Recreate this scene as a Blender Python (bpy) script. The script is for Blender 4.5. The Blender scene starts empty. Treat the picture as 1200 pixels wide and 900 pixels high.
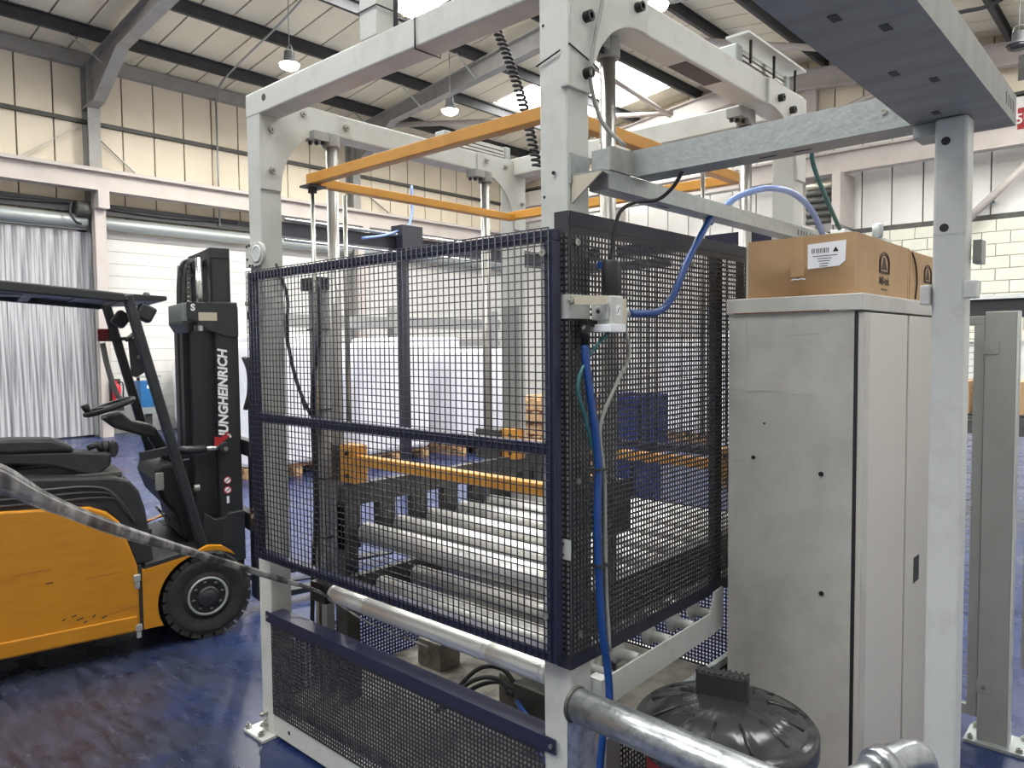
import bpy, math, random
from mathutils import Vector, Matrix
random.seed(7)
PI = math.pi
scene = bpy.context.scene
col = scene.collection

# ------------------------------------------------------------------ camera
def cam_axes(yaw, pitch, roll):
    cy, sy, cp, sp = math.cos(yaw), math.sin(yaw), math.cos(pitch), math.sin(pitch)
    f = Vector((-sy*cp, cy*cp, sp)); r = Vector((cy, sy, 0)); u = r.cross(f)
    cr, sr = math.cos(roll), math.sin(roll)
    return cr*r + sr*u, -sr*r + cr*u, f
cd = bpy.data.cameras.new('camera'); cam = bpy.data.objects.new('camera', cd); col.objects.link(cam)
cd.sensor_fit = 'HORIZONTAL'; cd.sensor_width = 36; cd.lens = 869.1/1200*36; cd.clip_start = .02; cd.clip_end = 200
cr_, cu_, cf_ = cam_axes(.7356, -.0516, -.01)
M = Matrix.Identity(4)
for i in range(3):
    M[i][0] = cr_[i]; M[i][1] = cu_[i]; M[i][2] = -cf_[i]
M[0][3], M[1][3], M[2][3] = 2.7289, -1.4885, 1.55
cam.matrix_world = M
scene.camera = cam

# ------------------------------------------------------------------ world, light, exposure
w = bpy.data.worlds.new('world'); scene.world = w; w.use_nodes = True
bg = w.node_tree.nodes['Background']; bg.inputs[0].default_value = (1, .985, .96, 1); bg.inputs[1].default_value = .7
scene.view_settings.view_transform = 'Standard'; scene.view_settings.look = 'None'
scene.view_settings.gamma = 1; scene.view_settings.use_curve_mapping = False
scene.view_settings.exposure = -0.3
ROOFLIGHT = 24.0

# ------------------------------------------------------------------ materials
def lin(c): return tuple((v/12.92 if v <= .04045 else ((v+.055)/1.055)**2.4) for v in [x/255 for x in c]) + (1,)
def mat(name, rgb, rough=.5, metal=0, noise=None, bump=None, emit=None, spec=None, coat=None):
    """noise: (scale, second colour, low, high [, stretch xyz]); bump: (scale, strength)"""
    m = bpy.data.materials.new(name); m.use_nodes = True
    nt = m.node_tree; b = nt.nodes['Principled BSDF']
    b.inputs['Base Color'].default_value = lin(rgb); b.inputs['Roughness'].default_value = rough
    b.inputs['Metallic'].default_value = metal
    if spec is not None: b.inputs['Specular IOR Level'].default_value = spec
    if coat: b.inputs['Coat Weight'].default_value = coat
    tc = nt.nodes.new('ShaderNodeTexCoord')
    if noise:
        mp = nt.nodes.new('ShaderNodeMapping'); nt.links.new(tc.outputs['Object'], mp.inputs[0])
        if len(noise) > 4: mp.inputs['Scale'].default_value = noise[4]
        n = nt.nodes.new('ShaderNodeTexNoise'); n.inputs['Scale'].default_value = noise[0]; n.inputs['Detail'].default_value = 6
        n.inputs['Roughness'].default_value = .62
        nt.links.new(mp.outputs[0], n.inputs['Vector'])
        r = nt.nodes.new('ShaderNodeValToRGB'); nt.links.new(n.outputs[0], r.inputs[0])
        r.color_ramp.elements[0].position = noise[2]; r.color_ramp.elements[0].color = lin(rgb)
        r.color_ramp.elements[1].position = noise[3]; r.color_ramp.elements[1].color = lin(noise[1])
        nt.links.new(r.outputs[0], b.inputs['Base Color'])
    if bump:
        n2 = nt.nodes.new('ShaderNodeTexNoise'); n2.inputs['Scale'].default_value = bump[0]; n2.inputs['Detail'].default_value = 4
        nt.links.new(tc.outputs['Object'], n2.inputs['Vector'])
        bp = nt.nodes.new('ShaderNodeBump'); bp.inputs['Strength'].default_value = bump[1]; bp.inputs['Distance'].default_value = .02
        nt.links.new(n2.outputs[0], bp.inputs['Height']); nt.links.new(bp.outputs[0], b.inputs['Normal'])
    if emit:
        b.inputs['Emission Color'].default_value = lin(emit[0]); b.inputs['Emission Strength'].default_value = emit[1]
    return m
WHITE = mat('machine paint', (186, 188, 183), .42, noise=(9, (168, 169, 162), .5, .8), bump=(90, .04))
WHITE2 = mat('upright paint', (196, 199, 196), .4, noise=(14, (180, 183, 178), .5, .75), bump=(120, .05))
GALV = mat('galvanised steel', (166, 171, 170), .45, .45, noise=(38, (148, 154, 153), .35, .75), bump=(80, .08))
GALVT = mat('galvanised tube', (172, 176, 178), .3, .85, noise=(45, (125, 130, 132), .45, .7), bump=(70, .06))
TRAY = mat('dull galvanised tray', (150, 151, 146), .55, .0, noise=(5, (132, 133, 128), .4, .7, (1, 4, 1)))
NAVY = mat('navy powder coat', (27, 30, 55), .45, noise=(40, (40, 43, 66), .5, .8))
NAVYD = mat('dark navy coat', (26, 29, 48), .5)
PERF = mat('black perforated steel', (38, 39, 45), .5, noise=(12, (56, 56, 58), .5, .8))
WIRE = mat('dark wire', (52, 54, 64), .45, .3)
STEEL = mat('bright steel', (205, 205, 200), .22, .95, noise=(8, (170, 170, 165), .45, .75, (1, 30, 30)))
ROLLER = mat('zinc roller', (214, 214, 209), .36, .65)
CHROME = mat('guide shaft chrome', (176, 174, 168), .33, .8)
BOLT = mat('zinc bolt', (176, 176, 168), .3, .9)
BLKBOLT = mat('black socket screw', (42, 42, 42), .35, .5)
BLACK = mat('black plastic', (34, 35, 37), .5, noise=(30, (46, 47, 49), .5, .8))
BLACKM = mat('black mast steel', (36, 38, 41), .38, noise=(10, (50, 52, 55), .55, .8))
RUBBER = mat('tyre rubber', (33, 32, 31), .8, noise=(30, (58, 55, 50), .5, .85), bump=(60, .1))
GREY = mat('dark grey steel', (82, 82, 78), .5, .3, noise=(12, (62, 61, 57), .4, .7))
GREYP = mat('grey paint', (142, 143, 140), .45, noise=(10, (132, 133, 129), .5, .8))
YEL = mat('machine yellow', (206, 148, 62), .42, noise=(7, (192, 132, 48), .5, .8))
FYEL = mat('truck yellow', (178, 119, 4), .42, noise=(5, (160, 104, 4), .45, .8, (1, 1, 4)), coat=.3)
BLUEH = mat('blue hose', (24, 64, 128), .3)
BLUEL = mat('pale blue hose', (118, 142, 198), .3)
TEAL = mat('green hose', (40, 92, 98), .35)
GREYC = mat('grey cable', (140, 140, 136), .45)
CARD = mat('cardboard', (178, 146, 108), .75, noise=(5, (160, 128, 92), .45, .75))
PAPER = mat('white label paper', (232, 234, 238), .6)
INK = mat('printed ink', (48, 40, 34), .7)
CAB = mat('cabinet enamel', (188, 187, 181), .5, noise=(3.2, (150, 147, 138), .45, .8), bump=(20, .04))
CABD = mat('cabinet door enamel', (198, 195, 188), .42, noise=(4, (196, 193, 186), .5, .8, (1, 1, .2)))
RUST = mat('rust', (128, 74, 38), .8, noise=(40, (90, 56, 36), .4, .7))
BINL = mat('bin lid plastic', (44, 45, 47), .2, noise=(18, (58, 59, 61), .5, .8))
RED = mat('red plastic', (158, 34, 40), .4)
WOOD = mat('pallet wood', (196, 160, 118), .75, noise=(9, (150, 116, 80), .4, .7, (1, 8, 8)))
FILM = mat('white stretch film', (226, 228, 236), .3, noise=(3, (200, 203, 216), .5, .8), bump=(6, .35))
WRAP = mat('white wrapped load', (232, 232, 236), .35, noise=(1.6, (196, 198, 206), .5, .8), bump=(4, .5))
PANEL = mat('cream sandwich panel', (226, 214, 192), .55, noise=(1.2, (214, 202, 178), .45, .8))
PANELB = mat('white sandwich panel', (226, 224, 218), .5, noise=(1.2, (212, 209, 200), .45, .8))
ROOFP = mat('roof lining panel', (236, 228, 204), .6, noise=(.8, (224, 214, 190), .45, .8))
JOINT = mat('dark joint', (58, 55, 52), .7)
STRUCT = mat('grey primer steel', (152, 150, 146), .5, noise=(4, (132, 130, 126), .45, .8))
STRUCTW = mat('white painted girder', (182, 174, 168), .5, noise=(2, (166, 159, 152), .5, .8))
PURL = mat('dark purlin', (62, 62, 64), .6, noise=(4, (48, 48, 50), .4, .7))
BLOCK = mat('painted blockwork', (222, 221, 204), .7, noise=(3, (208, 206, 188), .45, .75), bump=(60, .12))
BOARD = mat('white board wall', (206, 204, 199), .6, noise=(2, (192, 190, 183), .5, .8))
CEMENT = mat('dusty concrete', (136, 132, 122), .75, noise=(7, (84, 80, 72), .4, .65), bump=(40, .2))
BLUEBOX = mat('blue enamel', (36, 98, 150), .4)
BLUECR = mat('blue crate', (32, 56, 128), .45)
REDEX = mat('extinguisher red', (206, 24, 44), .35)
LAMPG = mat('lamp diffuser', (255, 252, 242), .4, emit=((255, 250, 238), 60))
LAMPB = mat('lamp body', (120, 122, 124), .4, .6)
GLAZE = mat('rooflight sheet', (255, 255, 255), .4, emit=((255, 255, 252), ROOFLIGHT))
TAIL = mat('red lens', (120, 14, 20), .2)
SILV = mat('silver plate', (196, 190, 172), .35, .6)
LIGHTG = mat('pale grey metal', (158, 164, 162), .4, .4)
WTEXT = mat('white lettering', (216, 216, 214), .5)

def pvc():
    m = bpy.data.materials.new('clear strip curtain'); m.use_nodes = True; nt = m.node_tree
    b = nt.nodes['Principled BSDF']
    tc = nt.nodes.new('ShaderNodeTexCoord'); mp = nt.nodes.new('ShaderNodeMapping'); mp.inputs['Scale'].default_value = (9, 9, .25)
    nt.links.new(tc.outputs['Object'], mp.inputs[0])
    n = nt.nodes.new('ShaderNodeTexNoise'); n.inputs['Scale'].default_value = 3; n.inputs['Detail'].default_value = 5
    nt.links.new(mp.outputs[0], n.inputs['Vector'])
    r = nt.nodes.new('ShaderNodeValToRGB'); nt.links.new(n.outputs[0], r.inputs[0])
    r.color_ramp.elements[0].position = .36; r.color_ramp.elements[0].color = lin((150, 150, 154))
    r.color_ramp.elements[1].position = .6; r.color_ramp.elements[1].color = lin((226, 226, 228))
    nt.links.new(r.outputs[0], b.inputs['Base Color']); b.inputs['Roughness'].default_value = .22
    b.inputs['Alpha'].default_value = .8
    t = nt.nodes.new('ShaderNodeBsdfTranslucent'); nt.links.new(r.outputs[0], t.inputs[0])
    mx = nt.nodes.new('ShaderNodeMixShader'); mx.inputs[0].default_value = .3
    nt.links.new(b.outputs[0], mx.inputs[1]); nt.links.new(t.outputs[0], mx.inputs[2])
    nt.links.new(mx.outputs[0], nt.nodes['Material Output'].inputs[0])
    return m
PVC = pvc()
def strapmat():
    m = bpy.data.materials.new('clear film strap'); m.use_nodes = True; b = m.node_tree.nodes['Principled BSDF']
    nt = m.node_tree; tc = nt.nodes.new('ShaderNodeTexCoord')
    n = nt.nodes.new('ShaderNodeTexNoise'); n.inputs['Scale'].default_value = 14; nt.links.new(tc.outputs['Object'], n.inputs['Vector'])
    r = nt.nodes.new('ShaderNodeValToRGB'); nt.links.new(n.outputs[0], r.inputs[0])
    r.color_ramp.elements[0].position = .35; r.color_ramp.elements[0].color = lin((70, 66, 62))
    r.color_ramp.elements[1].position = .7; r.color_ramp.elements[1].color = lin((190, 188, 184))
    nt.links.new(r.outputs[0], b.inputs['Base Color'])
    b.inputs['Roughness'].default_value = .12; b.inputs['Alpha'].default_value = .82; b.inputs['Metallic'].default_value = .3
    return m
STRAP = strapmat()

def floormat():
    m = bpy.data.materials.new('worn blue floor paint'); m.use_nodes = True; nt = m.node_tree; b = nt.nodes['Principled BSDF']
    geo = nt.nodes.new('ShaderNodeNewGeometry')
    def noise(scale, detail=6, stretch=None, rough=.6, rot=0):
        n = nt.nodes.new('ShaderNodeTexNoise'); n.inputs['Scale'].default_value = scale; n.inputs['Detail'].default_value = detail
        n.inputs['Roughness'].default_value = rough
        mp = nt.nodes.new('ShaderNodeMapping'); nt.links.new(geo.outputs['Position'], mp.inputs[0])
        if stretch: mp.inputs['Scale'].default_value = stretch
        mp.inputs['Rotation'].default_value = (0, 0, rot)
        nt.links.new(mp.outputs[0], n.inputs['Vector']); return n.outputs[0]
    def ramp(src, p0, p1, c0=(0, 0, 0, 1), c1=(1, 1, 1, 1)):
        r = nt.nodes.new('ShaderNodeValToRGB'); nt.links.new(src, r.inputs[0])
        r.color_ramp.elements[0].position = p0; r.color_ramp.elements[0].color = c0
        r.color_ramp.elements[1].position = p1; r.color_ramp.elements[1].color = c1
        return r.outputs[0]
    def math_(op, a, b_):
        n = nt.nodes.new('ShaderNodeMath'); n.operation = op; n.use_clamp = True
        for i, v in enumerate((a, b_)):
            if isinstance(v, (int, float)): n.inputs[i].default_value = v
            else: nt.links.new(v, n.inputs[i])
        return n.outputs[0]
    def mix(f, a, b_):
        n = nt.nodes.new('ShaderNodeMix'); n.data_type = 'RGBA'; nt.links.new(f, n.inputs[0])
        for i, v in ((6, a), (7, b_)):
            if isinstance(v, tuple): n.inputs[i].default_value = v
            else: nt.links.new(v, n.inputs[i])
        return n.outputs[2]
    blue = mix(ramp(noise(2.2), .35, .7), lin((27, 46, 94)), lin((20, 35, 74)))
    # traffic wear where trucks turn: a patch round (-1.0,-0.9) with ragged edge
    d = nt.nodes.new('ShaderNodeVectorMath'); d.operation = 'DISTANCE'; d.inputs[1].default_value = (-1.0, -1.05, 0)
    nt.links.new(geo.outputs['Position'], d.inputs[0])
    rag = math_('MULTIPLY', noise(1.5, 8, None, .75), 1.9)
    dd = nt.nodes.new('ShaderNodeMath'); dd.operation = 'MULTIPLY_ADD'; nt.links.new(d.outputs['Value'], dd.inputs[0]); dd.inputs[1].default_value = -.62
    nt.links.new(rag, dd.inputs[2]); dd.use_clamp = False
    n2 = nt.nodes.new('ShaderNodeMath'); n2.operation = 'ADD'; nt.links.new(dd.outputs[0], n2.inputs[0]); n2.inputs[1].default_value = .40
    wear = ramp(n2.outputs[0], .25, .7)
    grime = mix(ramp(noise(5, 8, (1, 3.5, 1), .7, .5), .4, .7), lin((22, 26, 38)), lin((50, 55, 72)))
    c = mix(wear, blue, grime)
    scr = ramp(noise(7, 8, (1.2, 6, 1), .75, .9), .57, .68)
    c = mix(math_('MULTIPLY', scr, .65), c, lin((86, 92, 110)))
    nt.links.new(c, b.inputs['Base Color'])
    rr = ramp(noise(4, 6), .3, .75, (.2, .2, .2, 1), (.42, .42, .42, 1)); b.inputs['Specular IOR Level'].default_value = .75; nt.links.new(rr, b.inputs['Roughness'])
    bp = nt.nodes.new('ShaderNodeBump'); bp.inputs['Strength'].default_value = .06; bp.inputs['Distance'].default_value = .01
    nt.links.new(noise(30), bp.inputs['Height']); nt.links.new(bp.outputs[0], b.inputs['Normal'])
    return m
FLOOR = floormat()

# ------------------------------------------------------------------ mesh helpers
class MB:
    def __init__(s): s.v = []; s.f = []; s.sm = []
    def add(s, vs, fs, smooth=False):
        o = len(s.v); s.v += [tuple(p) for p in vs]
        for i, f in enumerate(fs):
            s.f.append([k+o for k in f]); s.sm.append(smooth if isinstance(smooth, bool) else smooth[i])
        return s
    def box(s, x0, x1, y0, y1, z0, z1):
        v = [(x, y, z) for z in (z0, z1) for y in (y0, y1) for x in (x0, x1)]
        return s.add(v, [(0, 2, 3, 1), (4, 5, 7, 6), (0, 1, 5, 4), (2, 6, 7, 3), (0, 4, 6, 2), (1, 3, 7, 5)])
    def prism(s, poly, axis, a, b, smooth=False):
        """poly: 2-D points in the two other axes, in x,y,z order; extruded from a to b"""
        def P(u, v, t): return {'x': (t, u, v), 'y': (u, t, v), 'z': (u, v, t)}[axis]
        n = len(poly); vs = [P(u, v, a) for u, v in poly] + [P(u, v, b) for u, v in poly]
        fs = [tuple(range(n)), tuple(range(2*n-1, n-1, -1))] + [(i, i+n, (i+1) % n+n, (i+1) % n) for i in range(n)]
        return s.add(vs, fs, [False, False]+[smooth]*n)
    def path(s, pts, r, n=10, cap=True):
        pts = [Vector(p) for p in pts]; rs = r if isinstance(r, (list, tuple)) else [r]*len(pts)
        t0 = (pts[1]-pts[0]).normalized()
        u = t0.orthogonal().normalized(); vs = []; fs = []; sm = []
        for i, p in enumerate(pts):
            t = ((pts[min(i+1, len(pts)-1)]-pts[max(i-1, 0)])).normalized()
            u = (u - t*u.dot(t)).normalized(); w_ = t.cross(u)
            for k in range(n):
                a = 2*PI*k/n; vs.append(p + (u*math.cos(a)+w_*math.sin(a))*rs[i])
        for i in range(len(pts)-1):
            for k in range(n):
                fs.append((i*n+k, i*n+(k+1) % n, (i+1)*n+(k+1) % n, (i+1)*n+k)); sm.append(True)
        if cap:
            fs.append(tuple(range(n-1, -1, -1))); fs.append(tuple((len(pts)-1)*n+k for k in range(n))); sm += [False, False]
        return s.add(vs, fs, sm)
    def cyl(s, p, q, r, n=20): return s.path([p, q], r, n)
    def lathe(s, c, prof, n=32, axis='z', smooth=True):
        """prof: (radius, height) list"""
        c = Vector(c); vs = []; fs = []
        for r, h in prof:
            for k in range(n):
                a = 2*PI*k/n; x, y = r*math.cos(a), r*math.sin(a)
                vs.append(c + Vector({'z': (x, y, h), 'x': (h, x, y), 'y': (y, h, x)}[axis]))
        m = len(prof)
        for i in range(m-1):
            for k in range(n): fs.append((i*n+k, i*n+(k+1) % n, (i+1)*n+(k+1) % n, (i+1)*n+k))
        sm = [smooth]*len(fs)
        fs += [tuple(range(n-1, -1, -1)), tuple((m-1)*n+k for k in range(n))]; sm += [False, False]
        return s.add(vs, fs, sm)
    def bar(s, p, q, wid, thk, up=(0, 0, 1)):
        """rectangular bar from p to q; thk measured along 'up', wid across"""
        p, q = Vector(p), Vector(q); t = (q-p).normalized(); up = Vector(up); sd = t.cross(up).normalized(); up = sd.cross(t)
        vs = [e + sd*a*wid/2 + up*b*thk/2 for e in (p, q) for a, b in ((-1, -1), (1, -1), (1, 1), (-1, 1))]
        return s.add(vs, [(0, 3, 2, 1), (4, 5, 6, 7), (0, 1, 5, 4), (1, 2, 6, 5), (2, 3, 7, 6), (3, 0, 4, 7)])
    def mesh(s, name, m):
        me = bpy.data.meshes.new(name); me.from_pydata(s.v, [], s.f); me.materials.append(m)
        for p, k in zip(me.polygons, s.sm): p.use_smooth = k
        me.update(); return me
    def build(s, name, m, parent=None, bevel=0, fix=True):
        lo = Vector([min(v[i] for v in s.v) for i in range(3)]); hi = Vector([max(v[i] for v in s.v) for i in range(3)]); c = (lo+hi)/2
        s.v = [tuple(Vector(v)-c) for v in s.v]
        me = s.mesh(name, m)
        if fix:
            import bmesh
            bm = bmesh.new(); bm.from_mesh(me); bmesh.ops.recalc_face_normals(bm, faces=bm.faces); bm.to_mesh(me); bm.free()
        o = bpy.data.objects.new(name, me); col.objects.link(o); o.location = c
        attach(o, parent)
        if bevel:
            b = o.modifiers.new('bevel', 'BEVEL'); b.width = bevel; b.segments = 2; b.limit_method = 'ANGLE'; b.angle_limit = .6
        return o
LOCAL = set()
def world_off(p):
    """offset of a parent that was built in world coordinates"""
    o = Vector((0, 0, 0))
    while p is not None and p.name not in LOCAL:
        o += p.location; p = p.parent
    return o
def attach(o, parent):
    if parent is None: return
    o.parent = parent; o.location = Vector(o.location) - world_off(parent)
def tag(o, label, cat, group=None, kind=None):
    o['label'] = label
    if cat: o['category'] = cat
    if group: o['group'] = group
    if kind: o['kind'] = kind
    return o
def struct(o): o['kind'] = 'structure'; return o
def empty(name, loc, rz=0, local=False):
    o = bpy.data.objects.new(name, None); col.objects.link(o); o.location = loc; o.rotation_euler = (0, 0, rz); o.empty_display_size = .1
    if local: LOCAL.add(o.name)
    return o
def thing(name, loc, label, cat, group=None): return tag(empty(name, loc), label, cat, group)
def box(name, m, b, parent=None, bevel=0): return MB().box(*b).build(name, m, parent, bevel)
def inst(me, name, loc, parent=None, rot=None):
    o = bpy.data.objects.new(name, me); col.objects.link(o); o.location = loc
    if rot: o.rotation_euler = rot
    attach(o, parent); return o
def arc(cx, cz, r, a0, a1, n=10): return [(cx+r*math.cos(math.radians(a0+(a1-a0)*i/n)), cz+r*math.sin(math.radians(a0+(a1-a0)*i/n))) for i in range(n+1)]
def spline(pts, n=6):
    P = [Vector(p) for p in pts]; P = [2*P[0]-P[1]]+P+[2*P[-1]-P[-2]]; out = []
    for i in range(1, len(P)-2):
        for k in range(n):
            t = k/n; a, b, c, d = P[i-1:i+3]
            out.append(.5*((2*b)+(c-a)*t+(2*a-5*b+4*c-d)*t*t+(3*b-a-3*c+d)*t**3))
    return out+[P[-2]]
def hose(name, pts, r, m, parent=None, n=8): return MB().path(spline(pts), r, n).build(name, m, parent)
def text(name, s, size, org, xd, yd, m, parent, off=0, ext=.001, align='CENTER', shear=0):
    cu = bpy.data.curves.new(name, 'FONT'); cu.body = s; cu.size = size; cu.extrude = ext; cu.offset = off; cu.align_x = align; cu.align_y = 'CENTER'; cu.resolution_u = 3; cu.shear = shear
    t = bpy.data.objects.new(name+'_curve', cu); col.objects.link(t)
    bpy.context.view_layer.update()
    me = bpy.data.meshes.new_from_object(t.evaluated_get(bpy.context.evaluated_depsgraph_get()))
    bpy.data.objects.remove(t); me.materials.clear(); me.materials.append(m)
    xd, yd = Vector(xd).normalized(), Vector(yd).normalized(); zd = xd.cross(yd)
    R = Matrix((xd, yd, zd)).transposed().to_4x4()
    me.transform(R)
    o = bpy.data.objects.new(name, me); col.objects.link(o); o.location = org; attach(o, parent); return o
def perf(org, u, v, nu, nv, pitch, hole, thk, mu=0, mv0=0, mv1=0):
    """perforated sheet: real square holes through a sheet. mu, mv: plain margins"""
    org, u, v = Vector(org), Vector(u), Vector(v); nrm = u.cross(v)
    def lines(n, m0, m1):
        L = [0]; g = (pitch-hole)/2
        for i in range(n): L += [m0+i*pitch+g, m0+i*pitch+g+hole]
        return L+[m0+m1+n*pitch]
    U, V = lines(nu, mu, mu), lines(nv, mv0, mv1); A, B = len(U), len(V); vs = []; fs = []
    for s_ in (0, 1):
        for b in V:
            for a in U: vs.append(org+u*a+v*b+nrm*(thk*s_))
    N = A*B
    for j in range(B-1):
        for i in range(A-1):
            a, b, c, d = j*A+i, j*A+i+1, (j+1)*A+i+1, (j+1)*A+i
            if i % 2 == 1 and j % 2 == 1:
                for p, q in ((a, b), (b, c), (c, d), (d, a)): fs.append((p, q, q+N, p+N))
            else:
                fs.append((a, d, c, b)); fs.append((a+N, b+N, c+N, d+N))
    e = [(0, A-1), (A-1, N-1), (N-1, N-A), (N-A, 0)]
    for p, q in e: fs.append((q, p, p+N, q+N))
    m = MB(); m.add(vs, fs); return m
def wires(u0, u1, z0, z1, y, pu, pz, r, axis='y'):
    m = MB()
    def P(u, z, d): return (u, y+d, z) if axis == 'y' else (y+d, u, z)
    n = int(round((u1-u0)/pu))
    for i in range(n+1):
        u = u0+(u1-u0)*i/n; m.path([P(u, z0, 0), P(u, z1, 0)], r, 4)
    n = int(round((z1-z0)/pz))
    for i in range(n+1):
        z = z0+(z1-z0)*i/n; m.path([P(u0, z, r*1.2), P(u1, z, r*1.2)], r, 4)
    return m
def bolt(name, p, axis, r, h, m, parent, cap=True):
    """hexagon or socket head standing out along axis ('-y','x','-z'...)"""
    sg = -1 if axis[0] == '-' else 1; ax = axis[-1]
    b = MB()
    prof = [(r, 0), (r, h*sg), (r*.55, h*sg), (r*.5, h*.6*sg)] if cap else [(r*1.25, 0), (r*1.25, h*.3*sg), (r, h*.3*sg), (r, h*sg), (r*.5, h*sg), (r*.45, h*1.4*sg)]
    b.lathe(p, prof, 16 if cap else 6, ax, smooth=False); return b.build(name, m, parent)

# ================================================================== THE HALL
XL, XR, YB, YF = -11.8, 4.6, 14.7, -9.0
RX = -4.4
def zr(x): return 6.75+.12*(x-XL) if x < RX else 6.75+.12*(RX-XL)-.12*(x-RX)
struct(tag(box('floor', FLOOR, (XL-6, XR+.3, YF-6, YB+.3, -.2, 0)), 'worn blue painted concrete floor of the hall', 'floor'))

ceil = struct(tag(empty('ceiling', (RX, 3, 7.6)), 'pitched roof of cream lining panels on dark purlins', 'ceiling'))
# dark outer skin seen through the joints
sk = MB(); sk.prism([(XL-.2, zr(XL)+.05-.024), (RX, zr(RX)+.05), (XR, zr(XR)+.05), (XR, zr(XR)+.12), (RX, zr(RX)+.12), (XL-.2, zr(XL)+.12)], 'y', YF, YB+.2)
PW = .562
ROOFL = [(-9.05, -5.95, 11.25, 13.5), (-7.4, -5.8, 5.75, 7.15), (-9.05, -5.95, -1.0, 1.2), (-2.9, .2, 5.6, 8.0), (-2.9, .2, -.6, 2.2), (-9.05, -5.95, -6.5, -4.2), (-2.9, .2, -6.5, -4.2), (1.2, 3.6, 2.6, 4.6), (1.4, 3.6, 8.4, 12.4), (1.2, 3.6, -3.6, -1.4)]  # rooflights in view, then unseen ones added for fill and a brighter back wall
sk.build('roof_deck', JOINT, ceil)
y = YF+.3
k = 0
while y < YB:
    y1 = min(y+PW, YB)
    for (xa, xb) in ((XL, RX-.01), (RX+.01, XR)):
        segs = [(xa, xb)]
        for (a, b, c, d) in ROOFL:
            if c-.2 <= (y+y1)/2 <= d+.2:
                ns = []
                for s0, s1 in segs:
                    if b <= s0 or a >= s1: ns.append((s0, s1))
                    else:
                        if a > s0: ns.append((s0, a))
                        if b < s1: ns.append((b, s1))
                segs = ns
        for s0, s1 in segs:
            m = MB(); m.prism([(s0, zr(s0)-.02), (s1, zr(s1)-.02), (s1, zr(s1)+.03), (s0, zr(s0)+.03)], 'y', y+.016, y1-.016)
            m.build('roof_panel', ROOFP, ceil)
    y += PW
for i, (a, b, c, d) in enumerate(ROOFL):
    m = MB(); m.prism([(a, zr(a)-.015), (b, zr(b)-.015), (b, zr(b)+.02), (a, zr(a)+.02)], 'y', c-.15, d+.15)
    o = struct(tag(m.build('window_%d' % (i+1), GLAZE), 'bright translucent rooflight set in the roof panels, the unseen ones added for fill', 'rooflight', 'translucent rooflights'))
    n = max(1, int((d-c)/PW))
    for q in range(1, n+1):
        yy = c-.15+(d-c+.3)*q/(n+1)
        MB().prism([(a, zr(a)-.03), (b, zr(b)-.03), (b, zr(b)-.016), (a, zr(a)-.016)], 'y', yy-.01, yy+.01).build('glazing_bar', LIGHTG, o)
# purlins
for x in (-10.7, -9.1, -7.5, -5.8, -4.05, -2.9, -1.3, .3, 1.9, 3.5):
    z = zr(x)-.03
    MB().prism([(x-.035, z), (x+.035, z), (x+.035, z-.02), (x-.015, z-.02), (x-.015, z-.2), (x+.035, z-.2), (x+.035, z-.22), (x-.035, z-.22)], 'y', YF, YB).build('purlin', PURL, ceil)
box('eaves_beam', STRUCT, (XL-.0, XL+.16, YF, YB, 6.5, 6.72), ceil)
# portal rafters, haunches and knee braces
def ibeam(name, pts, wid, parent, m=STRUCT, flange=.02, web=.015):
    """pts: list of (x, z_top, z_bottom) at constant y; welded I section"""
    o = None
    for y in wid[:1]:
        half = wid[1]/2
        top = [(x, zt) for x, zt, zb in pts]; bot = [(x, zb) for x, zt, zb in pts]
        m1 = MB(); m1.prism(top+[(x, z-flange) for x, z in reversed(top)], 'y', y-half, y+half)
        m1.prism(bot+[(x, z+flange) for x, z in reversed(bot)], 'y', y-half, y+half)
        m1.prism([(x, z-flange) for x, z in top]+[(x, z+flange) for x, z in reversed(bot)], 'y', y-web/2, y+web/2)
        o = m1.build(name, m, parent)
    return o
for yy in (-2.4, 3.4, 8.95):
    ibeam('rafter', [(XL+.05, zr(XL)-.25, 5.75), (XL+.62, zr(XL+.6)-.25, 5.8), (XL+1.7, zr(XL+1.7)-.25, 6.42), (RX, zr(RX)-.25, zr(RX)-.65)], (yy, .2), ceil)
    ibeam('rafter', [(RX, zr(RX)-.25, zr(RX)-.65), (XR-.1, zr(XR)-.25, zr(XR)-.65)], (yy, .2), ceil)
    for x in (-10.7, -9.1, -7.5, -5.8, -2.9, -1.3):
        for s in (-1, 1):
            if (x+yy*7+s) % 2 < 1.2: MB().bar((x, yy+s*.62, zr(x)-.24), (x, yy+s*.09, zr(x)-.58), .05, .006).build('knee_brace', LIGHTG, ceil)
# end rafter on the back gable and tubular wind bracing
ibeam('rafter', [(XL+.1, zr(XL)-.25, zr(XL)-.7), (RX, zr(RX)-.25, zr(RX)-.65), (XR, zr(XR)-.25, zr(XR)-.65)], (YB-.25, .2), ceil, STRUCTW)
MB().cyl((-10.6, 9.2, 6.5), (-6.3, 14.2, 6.95), .055).build('brace_tube', STRUCTW, ceil)
MB().cyl((-6.35, 14.15, 6.9), (-5.9, 9.2, 7.05), .055).build('brace_tube', STRUCTW, ceil)
MB().cyl((-5.6, 9.2, 7.1), (-1.0, 14.2, 6.9), .06).build('brace_tube', STRUCTW, ceil)
MB().cyl((-2.6, 14.3, 6.22), (-1.0, 14.3, 6.62), .06).build('brace_tube', STRUCTW, ceil)
MB().cyl((-.65, 14.3, 3.4), (1.2, 14.3, 5.2), .07).build('brace_tube', STRUCTW, ceil)
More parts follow.
